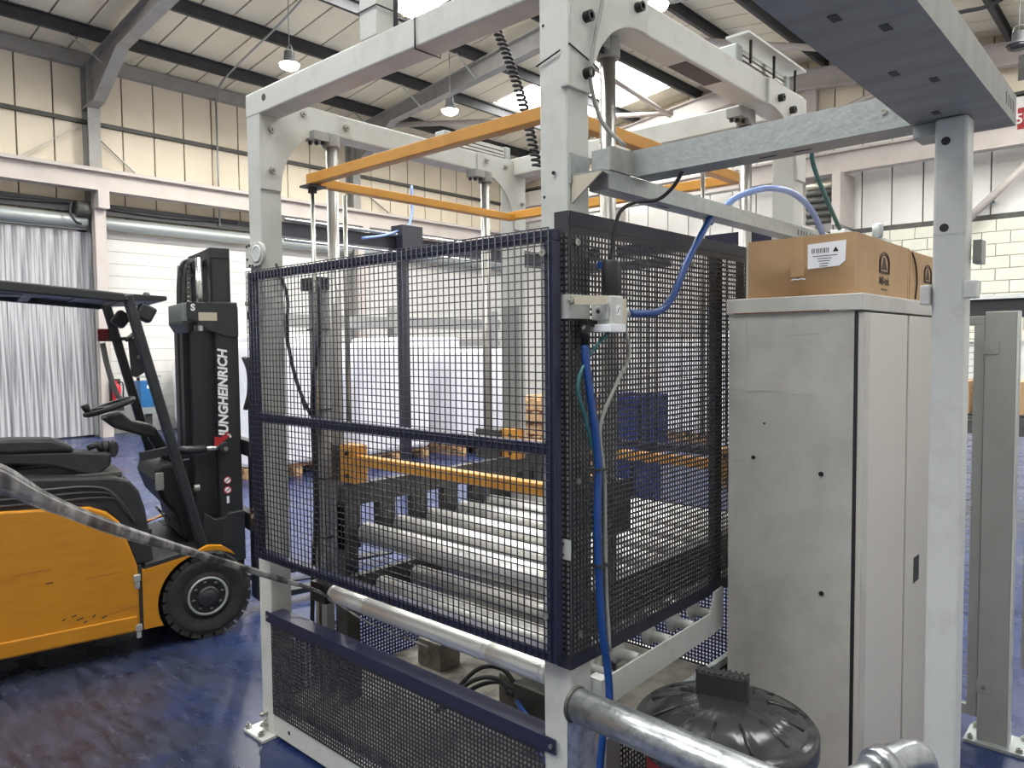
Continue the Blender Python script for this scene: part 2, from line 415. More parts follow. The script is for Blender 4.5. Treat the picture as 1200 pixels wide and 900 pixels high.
# conduit and cable on the roof
MB().path(spline([(XL+.2, 5.75, 6.45), (-10.7, 5.4, 6.55), (-8.3, 5.2, 6.85), (-6.5, 5.0, 7.1), (-4.5, 4.9, 7.3)]), .018, 6).build('conduit', LIGHTG, ceil)
MB().path(spline([(-.6, 11.8, 6.62), (.063, 11.835, 6.6), (.416, 11.93, 6.62), (.813, 11.78, 6.7), (1.3, 11.7, 6.85)]), .03, 6).build('cable', PURL, ceil)
MB().cyl((XL+.16, 5.72, 4.0), (XL+.16, 5.72, 6.5), .018).build('conduit', LIGHTG, ceil)

# ---- left wall
wl = struct(tag(empty('wall_left', (XL, 3, 0)), 'left wall with cream panels above white boarded doorways', 'wall'))
DOOR0, DOOR1 = .2, 3.25
m = MB(); m.box(XL-.25, XL-.06, YF, DOOR0, 0, 6.75); m.box(XL-.25, XL-.06, DOOR1, YB, 0, 6.75); m.box(XL-.25, XL-.06, DOOR0, DOOR1, 3.7, 6.75)
m.build('wall_backing', JOINT, wl)
pa = MB().box(-.03, .03, -PW/2+.013, PW/2-.013, -.46, .46).mesh('wall_panel', PANEL)
pb = MB().box(-.03, .03, -PW/2+.013, PW/2-.013, -.94, .94).mesh('wall_panel', PANEL)
y = 2.312-.5*PW-PW*12
while y < YB-.3:
    inst(pa, 'wall_panel', (XL-.03, y, 6.06), wl); inst(pb, 'wall_panel', (XL-.03, y, 4.62), wl)
    y += PW
box('sheeting_rail', GREY, (XL, XL+.09, YF, YB, 5.535, 5.6), wl)
box('sheeting_rail', PURL, (XL, XL+.12, YF, YB, 3.96, 4.16), wl)
# white boards filling the closed doorways
bd = MB().box(-.02, .02, -2.85, 2.85, -.1085, .1085).mesh('wall_board', BOARD)
for (ya, yb) in ((3.55, 8.85), (9.2, 14.6)):
    for i in range(17): 
        o = inst(bd, 'wall_board', (XL-.03+(.003 if i % 2 else 0), (ya+yb)/2, .113+.2225*i), wl); o.scale = (1, (yb-ya)/5.7, 1)
for yy in (-2.4, 3.42, 8.98):
    m = MB(); m.box(XL, XL+.03, yy-.1, yy+.1, 0, 6.5); m.box(XL+.27, XL+.3, yy-.1, yy+.1, 0, 6.5); m.box(XL+.03, XL+.27, yy-.01, yy+.01, 0, 6.5)
    m.build('column', STRUCT, wl)
    m = MB(); m.box(XL+.3, XL+.62, yy-.09, yy+.09, 4.0, 4.3); m.build('corbel', STRUCTW, wl)
    MB().prism([(XL+.3, 4.0), (XL+.3, 0), (XL+.42, 0), (XL+.42, 4.0)], 'y', yy-.09, yy+.09).build('column_casing', STRUCTW, wl)
# crane girder
m = MB(); m.box(XL+.35, XL+.6, YF, YB-.5, 4.62, 4.66); m.box(XL+.35, XL+.6, YF, YB-.5, 4.3, 4.34); m.box(XL+.46, XL+.485, YF, YB-.5, 4.34, 4.62); m.box(XL+.44, XL+.51, YF, YB-.5, 4.66, 4.7)
m.build('crane_girder', STRUCTW, wl)
for a, b in (((XL+.06, 2.25, 4.72), (XL+.06, 3.3, 5.5)), ((XL+.06, 3.54, 5.34), (XL+.06, 4.5, 4.52)), ((XL+.06, 9.1, 5.35), (XL+.06, 11.0, 4.3))):
    MB().bar(a, b, .01, .05, (1, 0, 0)).build('cross_brace', LIGHTG, wl)
# shutter drums
for ya, yb in ((-1.0, 3.28), (3.55, 8.85), (9.1, 14.4)):
    MB().lathe((XL+.16, ya, 3.8), [(.11, 0), (.115, .02), (.115, yb-ya-.02), (.11, yb-ya)], 18, 'y').build('shutter_drum', LIGHTG, wl)
for yy in (3.25, 6.1): MB().path(spline([(XL+.14, yy-3, 4.1), (XL+.14, yy-1.5, 4.05), (XL+.14, yy, 4.12)]), .03, 6).build('cable_bundle', PURL, wl)

# strip curtain in the open doorway: every strip hangs by itself
cu_ = thing('strip_curtain', (XL+.1, 1.7, 0), 'clear plastic strip curtain hanging in the doorway beside the column', 'curtain')
box('curtain_rail', LIGHTG, (XL+.06, XL+.12, DOOR0, DOOR1, 3.66, 3.72), cu_)
sp = MB().box(-.002, .002, -.13, .13, -1.8, 1.8).mesh('curtain_strip', PVC)
for i in range(15):
    o = inst(sp, 'curtain_strip', (XL+.06+.02*(i % 2)+random.uniform(0, .01), DOOR0+.1+i*.21, 1.83), cu_, (0, 0, random.uniform(-.08, .08)))
for i in range(30): bolt('rivet', (XL+.12, DOOR0+.05+i*.103, 3.69), 'x', .012, .01, BOLT, cu_)
# lean-to outside the doorway
lob = struct(box('wall_outside', BOARD, (XL-6, XL-5.8, -6, 9, 0, 5)))
tag(lob, 'pale wall outside beyond the strip curtain', 'wall')

# ---- back wall
wb = struct(tag(empty('wall_back', (-3, YB, 0)), 'back gable wall of white panels above painted blockwork', 'wall'))
box('wall_backing', JOINT, (XL, XR, YB+.06, YB+.25, 0, 8), wb)
pc = MB().box(-PW/2+.013, PW/2-.013, -.03, .03, -.46, .46).mesh('wall_panel', PANEL)
pd = MB().box(-PW/2+.013, PW/2-.013, -.03, .03, -1.02, 1.02).mesh('wall_panel', PANELB)
x = XL+.3
while x < XR:
    inst(pd, 'wall_panel', (x, YB+.03, 4.9), wb)
    o = inst(pc, 'wall_panel', (x, YB+.03, 6.45), wb)
    if abs(x-RX) < 5: inst(pc, 'wall_panel', (x, YB+.03, 7.38), wb)
    x += PW
box('ledge', GREY, (XL, XR, YB-.05, YB+.02, 3.78, 3.87), wb)
box('sheeting_rail', GREY, (XL, XR, YB-.06, YB, 5.95, 6.0), wb)
# painted blockwork: blocks one by one where they can be told apart
bk = MB().box(-.218, .218, -.05, .05, -.106, .106).mesh('block', BLOCK)
box('mortar_bed', BOARD, (XL, XR, YB+.01, YB+.06, 0, 3.78), wb)
for j in range(10):
    z = 3.78-.1125-j*.225
    for i in range(14):
        xx = -4.6+i*.45+(.225 if j % 2 else 0)
        inst(bk, 'block', (xx, YB+.05-random.uniform(.008, .02)-.035, z), wb)
# girder along the back
m = MB(); m.box(XL+.3, XR, YB-.75, YB-.5, 5.32, 5.36); m.box(XL+.3, XR, YB-.75, YB-.5, 4.92, 4.95); m.box(XL+.3, XR, YB-.64, YB-.61, 4.95, 5.32)
m.build('crane_girder', STRUCTW, wb)
box('gable_post', STRUCTW, (-3.35, -3.1, YB-.2, YB-.02, 3.9, 7), wb)
box('gable_post', STRUCTW, (-8.2, -7.95, YB-.2, YB-.02, 0, 6.8), wb)
hose('wall_pipe', [(.1, YB-.1, 4.1), (-.25, YB-.12, 3.95), (-.42, YB-.12, 3.6), (-.45, YB-.12, 3.0), (-.43, YB-.12, 2.4)], .03, TEAL, wb)
struct(tag(box('wall_right', BOARD, (XR, XR+.2, YF, YB, 0, 8)), 'white side wall to the right of the camera', 'wall'))

# ---- lamps
def highbay(x, y, z, label, lit=True):
    t = thing('high_bay_lamp', (x, y, z), label, 'lamp', 'high bay lamps under the roof')
    MB().lathe((x, y, z), [(.03, .22), (.08, .20), (.09, .06), (.15, .03), (.17, .005), (.165, 0)], 24).build('housing', LAMPB, t)
    MB().lathe((x, y, z-.07), [(.01, -.02), (.08, -.01), (.14, .02), (.16, .07)], 24).build('diffuser', LAMPG if lit else BINL, t)
    MB().cyl((x, y, z+.2), (x, y, zr(x)-.03), .008, 6).build('suspension_rod', LIGHTG, t)
    MB().path(spline([(x-.09, y, z+.1), (x-.06, y, z+.28), (x+.06, y, z+.28), (x+.09, y, z+.1)]), .008, 6).build('bracket', LIGHTG, t)
    if lit:
        ld = bpy.data.lights.new('lamp_light', 'AREA'); ld.shape = 'DISK'; ld.size = .34; ld.energy = 260; ld.color = (1, .97, .92)
        lo = bpy.data.objects.new('lamp_light', ld); col.objects.link(lo); lo.location = (x, y, z-.12); attach(lo, t)
highbay(-8.1, 5.2, 6.12, 'lit high bay lamp above the forklift mast, left of the machine frame')
highbay(-7.9, 8.55, 6.1, 'lit high bay lamp seen through the machine frame near the coiled cable')
highbay(-2.75, 7.6, 6.2, 'lit high bay lamp just above the right top beam')
highbay(.74, 12.3, 6.05, 'dark unlit high bay lamp at the right edge', False)

# ================================================================== THE MACHINE
W, DP, S = 1.576, 1.54, .09
ZB, ZT = 2.44, 2.53
fr = thing('machine_frame', (W/2, DP/2, 0), 'tall white box section frame of the pallet machine with bolted corner posts', 'machine')
def post(x, y, z1, label=None):
    o = box('post', WHITE, (x, x+S, y, y+.092, .012, z1), fr, .006); return o
pl_ = post(0, 0, ZT); pn = post(W-S, 0, ZT+.5); pfl = post(0, DP-.092, ZT); pfr = post(W-S, DP-.092, ZT)
def foot(x, y, par):
    box('base_plate', WHITE, (x-.055, x+S+.005, y-.055, y+.1, 0, .012), par, .002)
    for dx in (-.042, .055):
        bolt('anchor_bolt', (x+dx, y-.04, .012), 'z', .011, .016, BOLT, par, False)
foot(0, 0, pl_); foot(W-S, 0, pn); foot(0, DP-.092, pfl); foot(W-S, DP-.092, pfr)
for z in (.085, .04): bolt('bolt', (.03, 0, z), '-y', .012, .02, BOLT, pl_, False)
tb = box('top_beam', WHITE, (.0, W-S, -.002, .09, ZB, ZT), fr, .006)
MB().lathe((.14, -.003, 2.492), [(.013, 0), (.013, -.001)], 20, 'y').build('drilled_hole', BLACK, tb)
box('top_beam', WHITE, (.0, S, .09, DP-.09, ZB-.015, ZT-.012), fr, .006)
rb = box('top_beam', WHITE, (W-S, W, .09, DP-.09, ZB-.015, ZT-.012), fr, .006)
box('access_opening', BLACK, (W-S+.012, W-.014, .62, .86, ZB-.0165, ZB-.0145), rb)
box('top_beam', WHITE, (S, W-S, DP-.092, DP, ZB, ZT), fr, .006)
# stub column on top of the front beam, with cable tied round it
st = box('stub_post', WHITE, (.735, .825, .0, .09, ZT, 3.6), fr, .005)
MB().path([(.73, -.004, 2.62), (.83, -.004, 2.62), (.83, .096, 2.62)], .0025, 6).build('cable_tie', BLACK, st)
MB().path([(1.012, -.006, ZB-.006), (1.012, -.006, ZT+.006), (1.012, .096, ZT+.006), (1.012, .096, ZB-.006), (1.012, -.006, ZB-.006)], .0025, 6).build('cable_tie', BLACK, tb)
MB().path(spline([(.845, .06, 2.55), (.85, .06, 2.9), (.84, .06, 3.5)]), .008, 6).build('cable', BLACK, st)
# corner gussets: curved plates
def gusset(x0, x1, y0, sgn, name='gusset', zlow=2.17, reach=.27, m=WHITE):
    R_ = .24
    pts = [(y0, ZT-.014), (y0, zlow), (y0+sgn*.075, zlow)]
    cx, cz = y0+sgn*(.075+R_), ZB-.016-R_
    pts = [(y0, ZT-.014), (y0, zlow), (y0+sgn*.088, zlow)]
    pts += [(y0+sgn*(.088+R_*(1-math.cos(a*PI/24))), zlow+ (ZB-.02-zlow)*math.sin(a*PI/24)) for a in range(1, 13)]
    pts += [(y0+sgn*(.088+R_+.03), ZB-.02), (y0+sgn*(.088+R_+.03), ZT-.014)]
    return MB().prism(pts, 'x', x0, x1).build(name, m, fr, .002)
g1 = gusset(W, W+.012, 0.0, 1, zlow=2.19); g2 = gusset(W, W+.012, DP, -1, zlow=2.19)
g3 = gusset(S, S+.008, 0.0, 1, zlow=2.16); g4 = gusset(S, S+.008, DP, -1, zlow=2.16)
box('clamp_edge', WHITE, (W-.014, W+.012, -.010, 0, 2.19, 3.0), fr, .002)
for (y, z) in ((.062, 2.375), (.062, 2.235), (.30, 2.475)): bolt('socket_bolt', (W+.012, y, z), 'x', .014, .02, BLKBOLT, g1)
for (y, z) in ((DP-.27, 2.46), (DP-.16, 2.44), (DP-.06, 2.41)): bolt('socket_bolt', (W+.012, y, z), 'x', .014, .02, BLKBOLT, g2)
for (y, z) in ((.05, 2.39), (.05, 2.235)): bolt('bolt', (S, y, z), 'x', .014, .02, BOLT, pl_, False)
for (y, z) in ((.19, 2.48), (.40, 2.47)): bolt('bolt', (S, y, z), 'x', .013, .02, BOLT, g3, False)
for (y, z) in ((DP-.30, 2.48), (DP-.16, 2.47)): bolt('bolt', (S, y, z), 'x', .013, .02, BOLT, g4, False)
bolt('bolt', (S, DP-.03, 2.3), 'x', .013, .02, BOLT, pfl, False)
bolt('bolt', (W-.04, -.004, 1.985), '-y', .005, .004, BLACK, pn)
for z in (2.36, 1.93): bolt('drilled_hole', (W-.075, -.0005, z), '-y', .004, .001, BLACK, pn)
MB().path([(W-S-.004, -.006, 2.262), (W+.014, -.008, 2.29), (W+.016, .11, 2.262)], .0025, 6).build('cable_tie', BLACK, pn)
# bolted disc plate on the left post
dp = MB(); dp.prism([(-.005, 1.865), (-.005, 1.945), (.03, 1.955)]+arc(.082, 1.912, .046, 75, -75, 12)+[(.03, 1.862)], 'y', -.016, -.001)
dpo = dp.build('cover_plate', WHITE, fr, .002)
MB().lathe((.082, -.016, 1.912), [(.034, 0), (.034, -.004), (.026, -.006), (.024, -.003)], 28, 'y').build('boss', WHITE2, dpo)
for (x, z) in ((.01, 1.945), (.028, 1.948), (.01, 1.895), (.03, 1.87), (.05, 1.868)): bolt('screw', (x, -.016, z), '-y', .005, .003, BLKBOLT, dpo)
# guide shafts with clamps
for (x, y) in ((.1, .32), (W-.1, .32), (.1, 1.23), (W-.1, 1.23)):
    g = MB().cyl((x, y, .12), (x, y, 2.4), .0235, 24).build('guide_shaft', CHROME, fr)
    q = MB(); q.lathe((x, y, 2.37), [(.034, 0), (.036, .004), (.036, .05), (.034, .055)], 20, smooth=False); q.build('shaft_clamp', GREYP, g)
    sx = -1 if x > .8 else 1
    box('clamp_block', GREYP, (x-.03, x+.03, y-.10, y-.03, 2.385, 2.42), g)
    for k in range(3): bolt('screw', (x-.015+.015*k, y-.09+.02*k, 2.385), '-z', .008, .014, BLKBOLT, g)
    box('foot_block', GREY, (x-.05, x+.05, y-.05, y+.05, .10, .2), g)
# aluminium cylinders lying on the side beams
for x in (.05, W-.05):
    c_ = box('air_cylinder', STEEL, (x-.03, x+.03, 1.02, 1.40, ZT-.005, ZT+.05), fr, .004)
    for dz in (.012, .03): box('groove', GREY, (x-.032, x+.032, 1.03, 1.39, ZT+dz-.004, ZT+dz), c_)
    box('end_cap', LIGHTG, (x-.035, x+.035, .97, 1.02, ZT-.01, ZT+.055), c_, .006)
    box('end_cap', LIGHTG, (x-.035, x+.035, 1.40, 1.44, ZT-.01, ZT+.055), c_, .006)
ch = box('cover_channel', WHITE, (W-.06, W+.025, .98, 1.5, ZT+.08, ZT+.088), fr)
for yy in (1.05, 1.25, 1.45): box('standoff', BLKBOLT, (W-.004, W+.004, yy-.004, yy+.004, ZT, ZT+.08), ch)
box('lower_rail', WHITE, (S, W-S, 0, .05, .015, .102), fr, .004)
MB().lathe((.2, -.001, .06), [(.008, 0), (.008, -.001)], 12, 'y').build('drilled_hole', BLACK, fr)
box('lower_rail', WHITE, (0.02, .07, .09, DP-.09, .015, .102), fr, .004)
box('lower_rail', WHITE, (W-.07, W-.02, .09, DP-.09, .015, .102), fr, .004)
box('lower_rail', WHITE, (S, W-S, DP-.05, DP, .015, .102), fr, .004)
# inner upright with its own cables
ip = box('inner_upright', GREYP, (.105, .185, .19, .23, .02, 1.83), fr, .003)
box('upright_groove', GREY, (.135, .150, .187, .191, .05, 1.8), ip)
box('top_fixing', BLACK, (.06, .19, .185, .235, 1.78, 1.83), ip)
for z in (1.62, 1.3, 1.02, .78): MB().box(.10, .19, .185, .235, z, z+.006).build('cable_tie', BLACK, ip)
hose('cable', [(.20, .18, 1.82), (.21, .17, 1.6), (.15, .17, 1.35), (.155, .17, 1.0), (.155, .165, .8), (.13, .165, .62), (.11, .165, .3)], .009, BLACK, ip)
hose('cable', [(.085, .06, 1.88), (.1, .10, 1.75), (.075, .11, 1.6), (.1, .13, 1.42), (.15, .16, 1.28)], .007, BLACK, ip)
hose('cable', [(.075, .08, 1.85), (.07, .10, 1.65), (.085, .12, 1.5), (.13, .15, 1.3)], .006, BLACK, ip)
box('far_upright', GREYP, (.10, .19, 1.34, 1.38, .02, 1.75), fr, .003)
MB().path(spline([(.05, .095, .60), (.16, .18, .62), (.2, .2, .60)]), .004, 6).build('slotted_strap', BLACK, fr)

# yellow lifting carriage, upper ring
yc = thing('lifting_carriage', (W/2, .8, 2.19), 'upper yellow square lifting frame hung inside the machine', 'frame')
YN, YFAR, XA, XB = .155, 1.37, .165, 1.40
box('near_bar', YEL, (XA, XB, YN, YN+.04, 2.188, 2.228), yc, .003)
box('far_bar', YEL, (XA, XB, YFAR-.04, YFAR, 2.188, 2.228), yc, .003)
box('left_bar', YEL, (XA, XA+.04, YN+.04, YFAR-.04, 2.180, 2.214), yc, .003)
box('right_bar', YEL, (XB-.04, XB, YN+.04, YFAR-.04, 2.19, 2.23), yc, .003)
box('corner_plate', GREY, (XA-.015, XA+.05, YN-.02, YN+.06, 2.174, 2.182), yc)
MB().cyl((XA+.012, YN+.02, 2.18), (XA+.012, YN+.02, 1.2), .0085, 12).build('hanger_rod', BOLT, yc)
MB().cyl((.13, .36, 2.18), (.13, .36, 1.2), .009, 12).build('hanger_rod', BOLT, yc)
MB().cyl((1.42, 1.0, 2.18), (1.42, 1.0, 1.2), .008, 12).build('hanger_rod', BOLT, yc)
box('nut', BLKBOLT, (XA, XA+.025, YN+.008, YN+.032, 2.155, 2.176), yc)
# lower ring
yd = thing('clamping_carriage', (W/2, .8, 1.08), 'lower yellow clamping bars running across above the rollers', 'frame')
box('near_bar', YEL, (.30, 1.44, .25, .29, 1.083, 1.123), yd, .003)
box('far_bar', YEL, (.16, 1.44, 1.24, 1.28, 1.045, 1.085), yd, .003)
for (y, a) in ((.24, .0), (1.2, -.02)):
    for x0, x1 in ((.222, .315), (1.36, 1.44)):
        b_ = box('end_bracket', YEL, (x0, x1, y, y+.07, 1.01+a, 1.16+a), yd, .003)
        for z in (1.04, 1.13): bolt('bolt', (x0+.06, y, z+a), '-y', .008, .01, BLKBOLT, b_)
    for x in (.1, W-.1): box('slide_block', GREY, (x-.045, x+.12 if x < .8 else x+.045, (.275 if y < 1 else 1.185), (.365 if y < 1 else 1.275), 1.0+a, 1.15+a), yd)

# ---- roller conveyor inside the machine
cv = thing('roller_conveyor', (.9, .8, 0), 'two tier roller conveyor of shiny steel rollers inside the machine', 'conveyor')
def roller(x0, x1, y, z, r, name='roller', rings=False):
    prof = [(r*.75, 0), (r, .008), (r, x1-x0-.008), (r*.75, x1-x0)]
    if rings:
        L = x1-x0; prof = [(r*.8, 0), (r, .006)]
        for c_ in (.02, .19, .20, .21, L-.24, L-.23, L-.22, L-.02): prof += [(r, c_-.003), (r*.93, c_), (r, c_+.003)]
        prof += [(r, L-.006), (r*.8, L)]
    o = MB().lathe((x0, y, z), prof, 28, 'x').build(name, ROLLER, cv)
    MB().cyl((x0-.05, y, z), (x0, y, z), .012, 10).build('axle', BLKBOLT, o)
    return o
for k in range(7):
    y = .302+.18*k
    roller(.30, 1.46, y, .805, .042)
    roller(.40, 1.40, y, .61, .04)
front = roller(.45, 1.47, .045, .655, .032, 'front_roller', True)
box('roller_bearing', BLKBOLT, (.36, .45, .01, .08, .62, .69), front)
lr = box('side_rail', GREY, (.235, .275, .22, 1.52, .915, 1.0), cv)
for k in range(8): box('rail_hanger', GREY, (.235, .275, .19+.18*k+.03, .19+.18*k+.11, .74, .915), lr)
for y in (.25, 1.4): box('rail_leg', GREY, (.225, .285, y-.03, y+.03, .02, .93), lr)
lr2 = box('side_rail', GREY, (.33, .365, .2, 1.5, .56, .66), cv)
box('side_rail', GREY, (1.46, 1.5, .2, 1.5, .72, .85), cv)
rr = MB(); rr.prism([(.10, .575), (.10, .655), (.15, .657), (.72, .665), (.74, .73), (.80, .735), (.80, .60), (.72, .592)], 'x', 1.598, 1.604)
rro = rr.build('outer_rail', WHITE2, cv)
MB().box(1.56, 1.60, .10, .135, .58, .655).build('rail_tab', WHITE2, rro)
for y in (.16, .303, .479, .626, .76):
    w_ = MB(); w_.lathe((1.545, y, .645), [(.012, -.04), (.028, -.04), (.032, -.034), (.032, -.026), (.028, -.02), (.016, -.02), (.016, .045)], 24, 'x')
    wo = w_.build('guide_wheel', WHITE2, cv); MB().cyl((1.38, y, .65), (1.51, y, .65), .015, 14).build('axle', LIGHTG, wo)

# base pan with blocks, valves and hoses
bp_ = thing('base_pan', (.8, .7, 0), 'dusty concrete coloured base tray under the rollers', 'tray')
box('tray', CEMENT, (.06, W-.1, .06, DP-.1, .03, .13), bp_)
MB().prism([(W-.4, .13), (W-.11, .13), (W-.11, .36), (W-.2, .36)], 'z', .13, .2).build('bent_plate', STEEL, bp_)
for (x, y, s_) in ((.29, .70, .075), (.80, .66, .06)):
    b_ = thing('timber_block', (x, y, .13), 'grey wooden block on the tray %s' % ('left of the hoses' if x < .6 else 'behind the hose fitting'), 'block')
    box('body', CEMENT, (x-s_, x+s_, y-s_*.8, y+s_*.8, .13, .25), b_, .004)
    bolt('screw', (x-.03, y-.03, .25), 'z', .006, .003, BLKBOLT, b_)
vb = thing('valve_block', (.98, .56, .13), 'dark valve block with hose fittings on the base tray', 'valve')
box('body', GREY, (.90, 1.06, .52, .60, .13, .29), vb, .004)
for y in (.53, .565): bolt('fitting', (.90, y, .24), '-x', .014, .03, BLKBOLT, vb)
for i, z in enumerate((.19, .225, .16)):
    h = hose('black_hose', [(.89, .53+.02*i, z+.04), (.82, .52+.02*i, z+.09), (.73, .47+.02*i, z+.07), (.64, .36+.02*i, .15)], .009, BLACK)
    tag(h, ('topmost' if i == 1 else 'middle' if i == 0 else 'lowest')+' thin black air hose looping from the valve block', 'hose', 'black hoses on the base tray')
for i, z in enumerate((.18, .15)):
    h = hose('blue_hose', [(.93+.02*i, .51, z+.05), (1.02, .45-.02*i, z+.06), (1.15, .38-.02*i, z+.05), (1.30, .30, z+.0)], .01, BLUEH)
    tag(h, ('upper' if i == 0 else 'lower')+' short blue air hose from the valve block towards the corner post', 'hose', 'blue hoses on the base tray')

# ---- guards
mg = thing('mesh_guard', (.8, -.03, .74), 'navy framed wire mesh guard covering the front of the machine', 'guard panel')
gx0, gx1, gz0, gz1 = .062, 1.567, .737, 1.842
m = wires(gx0, gx1-.012, gz0+.004, gz1, -.052, .0226, .021, .0019)
o = m.build('wire_mesh', WIRE, mg); o['kind'] = 'stuff'
for nm, b_ in (('frame_bar', (gx0, gx1, -.048, -.018, gz1-.032, gz1-.004)), ('frame_bar', (gx0, gx1, -.048, -.018, gz0, gz0+.03)), ('frame_bar', (gx0, gx0+.03, -.048, -.018, gz0+.03, gz1-.032)),
               ('frame_bar', (gx1-.03, gx1, -.048, -.018, gz0+.03, gz1-.032)), ('mid_bar', (gx0+.03, gx1-.03, -.048, -.018, 1.272, 1.302))):
    box(nm, NAVY, b_, mg, .002)
for (x, z) in ((gx1-.025, 1.78), (gx1-.025, .86), (gx0+.01, 1.72), (gx0+.01, .9)): bolt('screw', (x, -.055, z), '-y', .009, .006, BOLT, mg)
box('hinge_block', BLKBOLT, (gx0-.03, gx0, -.045, -.015, .86, .92), mg)
box('hinge_block', BLKBOLT, (gx0-.012, gx0, -.045, -.02, 1.66, 1.69), mg)

sg = thing('perforated_side_guard', (W, .5, .71), 'tall black perforated steel guard on the right side of the machine', 'guard panel')
pt = .01467
nu, nv = int(1.0/pt), int((1.845-.748)/pt)
m = perf((1.579, .003, .713), (0, 1, 0), (0, 0, 1), nu, nv, pt, .0092, .0025, mu=.006, mv0=.035, mv1=1.886-.713-.035-nv*pt)
m.build('perforated_sheet', PERF, sg, fix=False)
m = perf((1.537, -.004, .713), (1, 0, 0), (0, 0, 1), 3, nv, pt, .0092, .0025, mu=.0003, mv0=.035, mv1=1.886-.713-.035-nv*pt)
m.build('return_flange', PERF, sg, fix=False)
for z0, z1 in ((.713, .745), (1.85, 1.886)):
    box('edge_strip', NAVYD, (1.5815, 1.5835, -.002, 1.0, z0, z1), sg)
box('stiffener', NAVYD, (1.556, 1.578, .79, .835, .73, 1.86), sg)
box('stiffener', NAVYD, (1.556, 1.578, .985, 1.005, .73, 1.86), sg)
for (y, z) in ((.025, 1.81), (.62, 1.80), (.025, 1.2), (.028, .80)): bolt('washer_screw', (1.5835, y, z), 'x', .009, .005, BOLT, sg)
box('side_tag', WHITE2, (1.537, 1.583, -.0075, -.004, 1.0, 1.053), sg)
for z in (1.012, 1.04): bolt('screw', (1.56, -.0075, z), '-y', .003, .002, BLKBOLT, sg)

fg = thing('perforated_front_guard', (.8, 0, .1), 'low black perforated guard with navy top rail across the machine front', 'guard panel')
nu, nv = int(1.40/pt), int((.47-.105)/pt)
m = perf((.09, -.002, .102), (1, 0, 0), (0, 0, 1), nu, nv, pt, .0092, .0025, mu=(1.396-nu*pt)/2, mv0=.004, mv1=.47-.102-.004-nv*pt)
m.build('perforated_sheet', PERF, fg, fix=False)
a_ = box('top_angle', NAVY, (.066, 1.532, -.012, -.007, .472, .512), fg); MB().box(.095, 1.486, -.007, .05, .507, .512).build('top_flange', NAVY, a_)
for x in (.078, 1.518): bolt('screw', (x, -.012, .492), '-y', .006, .004, BOLT, a_)
lg = thing('perforated_left_guard', (.04, .8, .1), 'low navy perforated guard on the far left side under the rollers', 'guard panel')
nu, nv = int(1.3/.0165), int(.26/.0165)
perf((.045, .11, .105), (0, 1, 0), (0, 0, 1), nu, nv, .0165, .0098, .0025, mu=.01, mv0=.01, mv1=.01).build('perforated_sheet', NAVYD, lg, fix=False)
rg = thing('perforated_low_side_guard', (1.61, .5, .1), 'low black perforated guard beside the red bin under the rollers', 'guard panel')
nu, nv = int(1.3/pt), int(.36/pt)
perf((1.612, .165, .11), (0, 1, 0), (0, 0, 1), nu, nv, pt, .0092, .0025, mu=.004, mv0=.004, mv1=.004).build('perforated_sheet', PERF, rg, fix=False)  # real guard in front; rear stretch lengthened to darken the space under the rail
box('edge_angle', GALV, (1.60, 1.618, .10, .165, .04, .50), rg, .002)
box('edge_angle', GALV, (1.60, 1.618, .165, 1.48, .475, .50), rg, .002)
bk_ = thing('added_dark_screen', (.8, 1.5, .1), 'low black perforated screen added at the machine back to darken under the rollers', 'guard panel')  # screen added only to darken the space seen below the outer rail
perf((.1, 1.495, .105), (1, 0, 0), (0, 0, 1), int(1.36/.0165), int(.72/.0165), .0165, .0098, .0025, mu=.006, mv0=.006, mv1=.006).build('perforated_sheet', PERF, bk_, fix=False)
# dark guard behind the machine on the right
bgd = thing('back_mesh_guard', (.8, DP+.05, 1.8), 'navy framed mesh guard across the back of the machine', 'guard panel')
box('frame_bar', NAVY, (.3, W-.02, DP+.02, DP+.05, 1.98, 2.03), bgd); box('frame_bar', NAVY, (.3, W-.02, DP+.02, DP+.05, 1.05, 1.08), bgd)
o = wires(.3, W-.03, 1.08, 1.98, DP+.035, .045, .045, .0019).build('wire_mesh', WIRE, bgd); o['kind'] = 'stuff'

# ---- air service unit on the near corner post
av = thing('air_regulator', (1.62, .05, 1.6), 'pale grey compressed air regulator with black canister on a corner bracket', 'regulator')
box('bracket_band', WHITE2, (1.537, 1.586, -.0085, -.004, 1.617, 1.678), av); box('bracket_band', WHITE2, (1.584, 1.588, -.0085, .075, 1.617, 1.678), av)
MB().bar((1.588, -.014, 1.662), (1.655, .055, 1.662), .006, .022).build('bracket_arm', SILV, av)
bolt('bolt', (1.596, -.012, 1.66), '-y', .009, .012, BOLT, av, False)
body = box('body', WHITE2, (1.60, 1.66, .07, .122, 1.588, 1.674), av, .004)
box('body_back', SILV, (1.602, 1.656, .122, .145, 1.60, 1.668), av, .003)
box('front_cap', WHITE, (1.604, 1.652, .06, .07, 1.612, 1.656), body, .003)
MB().lathe((1.628, .06, 1.634), [(.012, 0), (.012, -.006), (.009, -.008), (.006, -.005)], 20, 'y').build('gauge_port', WHITE, body)
MB().lathe((1.628, .0545, 1.634), [(.005, 0), (.005, -.001)], 12, 'y').build('port_hole', BLACK, body)
box('base_clip', PAPER, (1.596, 1.664, .058, .128, 1.582, 1.602), body, .002)
box('label', PAPER, (1.66, 1.6608, .088, .106, 1.625, 1.65), body)
MB().bar((1.6611, .091, 1.629), (1.6611, .103, 1.645), .001, .0015, (0, -1, 1)).build('label_arrow', INK, body)
can = MB(); can.lathe((1.632, .105, 1.676), [(.02, 0), (.024, .004), (.024, .085), (.021, .09)], 28)
cano = can.build('canister', BLACK, av); box('blue_button', BLUEH, (1.606, 1.622, .082, .092, 1.745, 1.764), cano, .002)
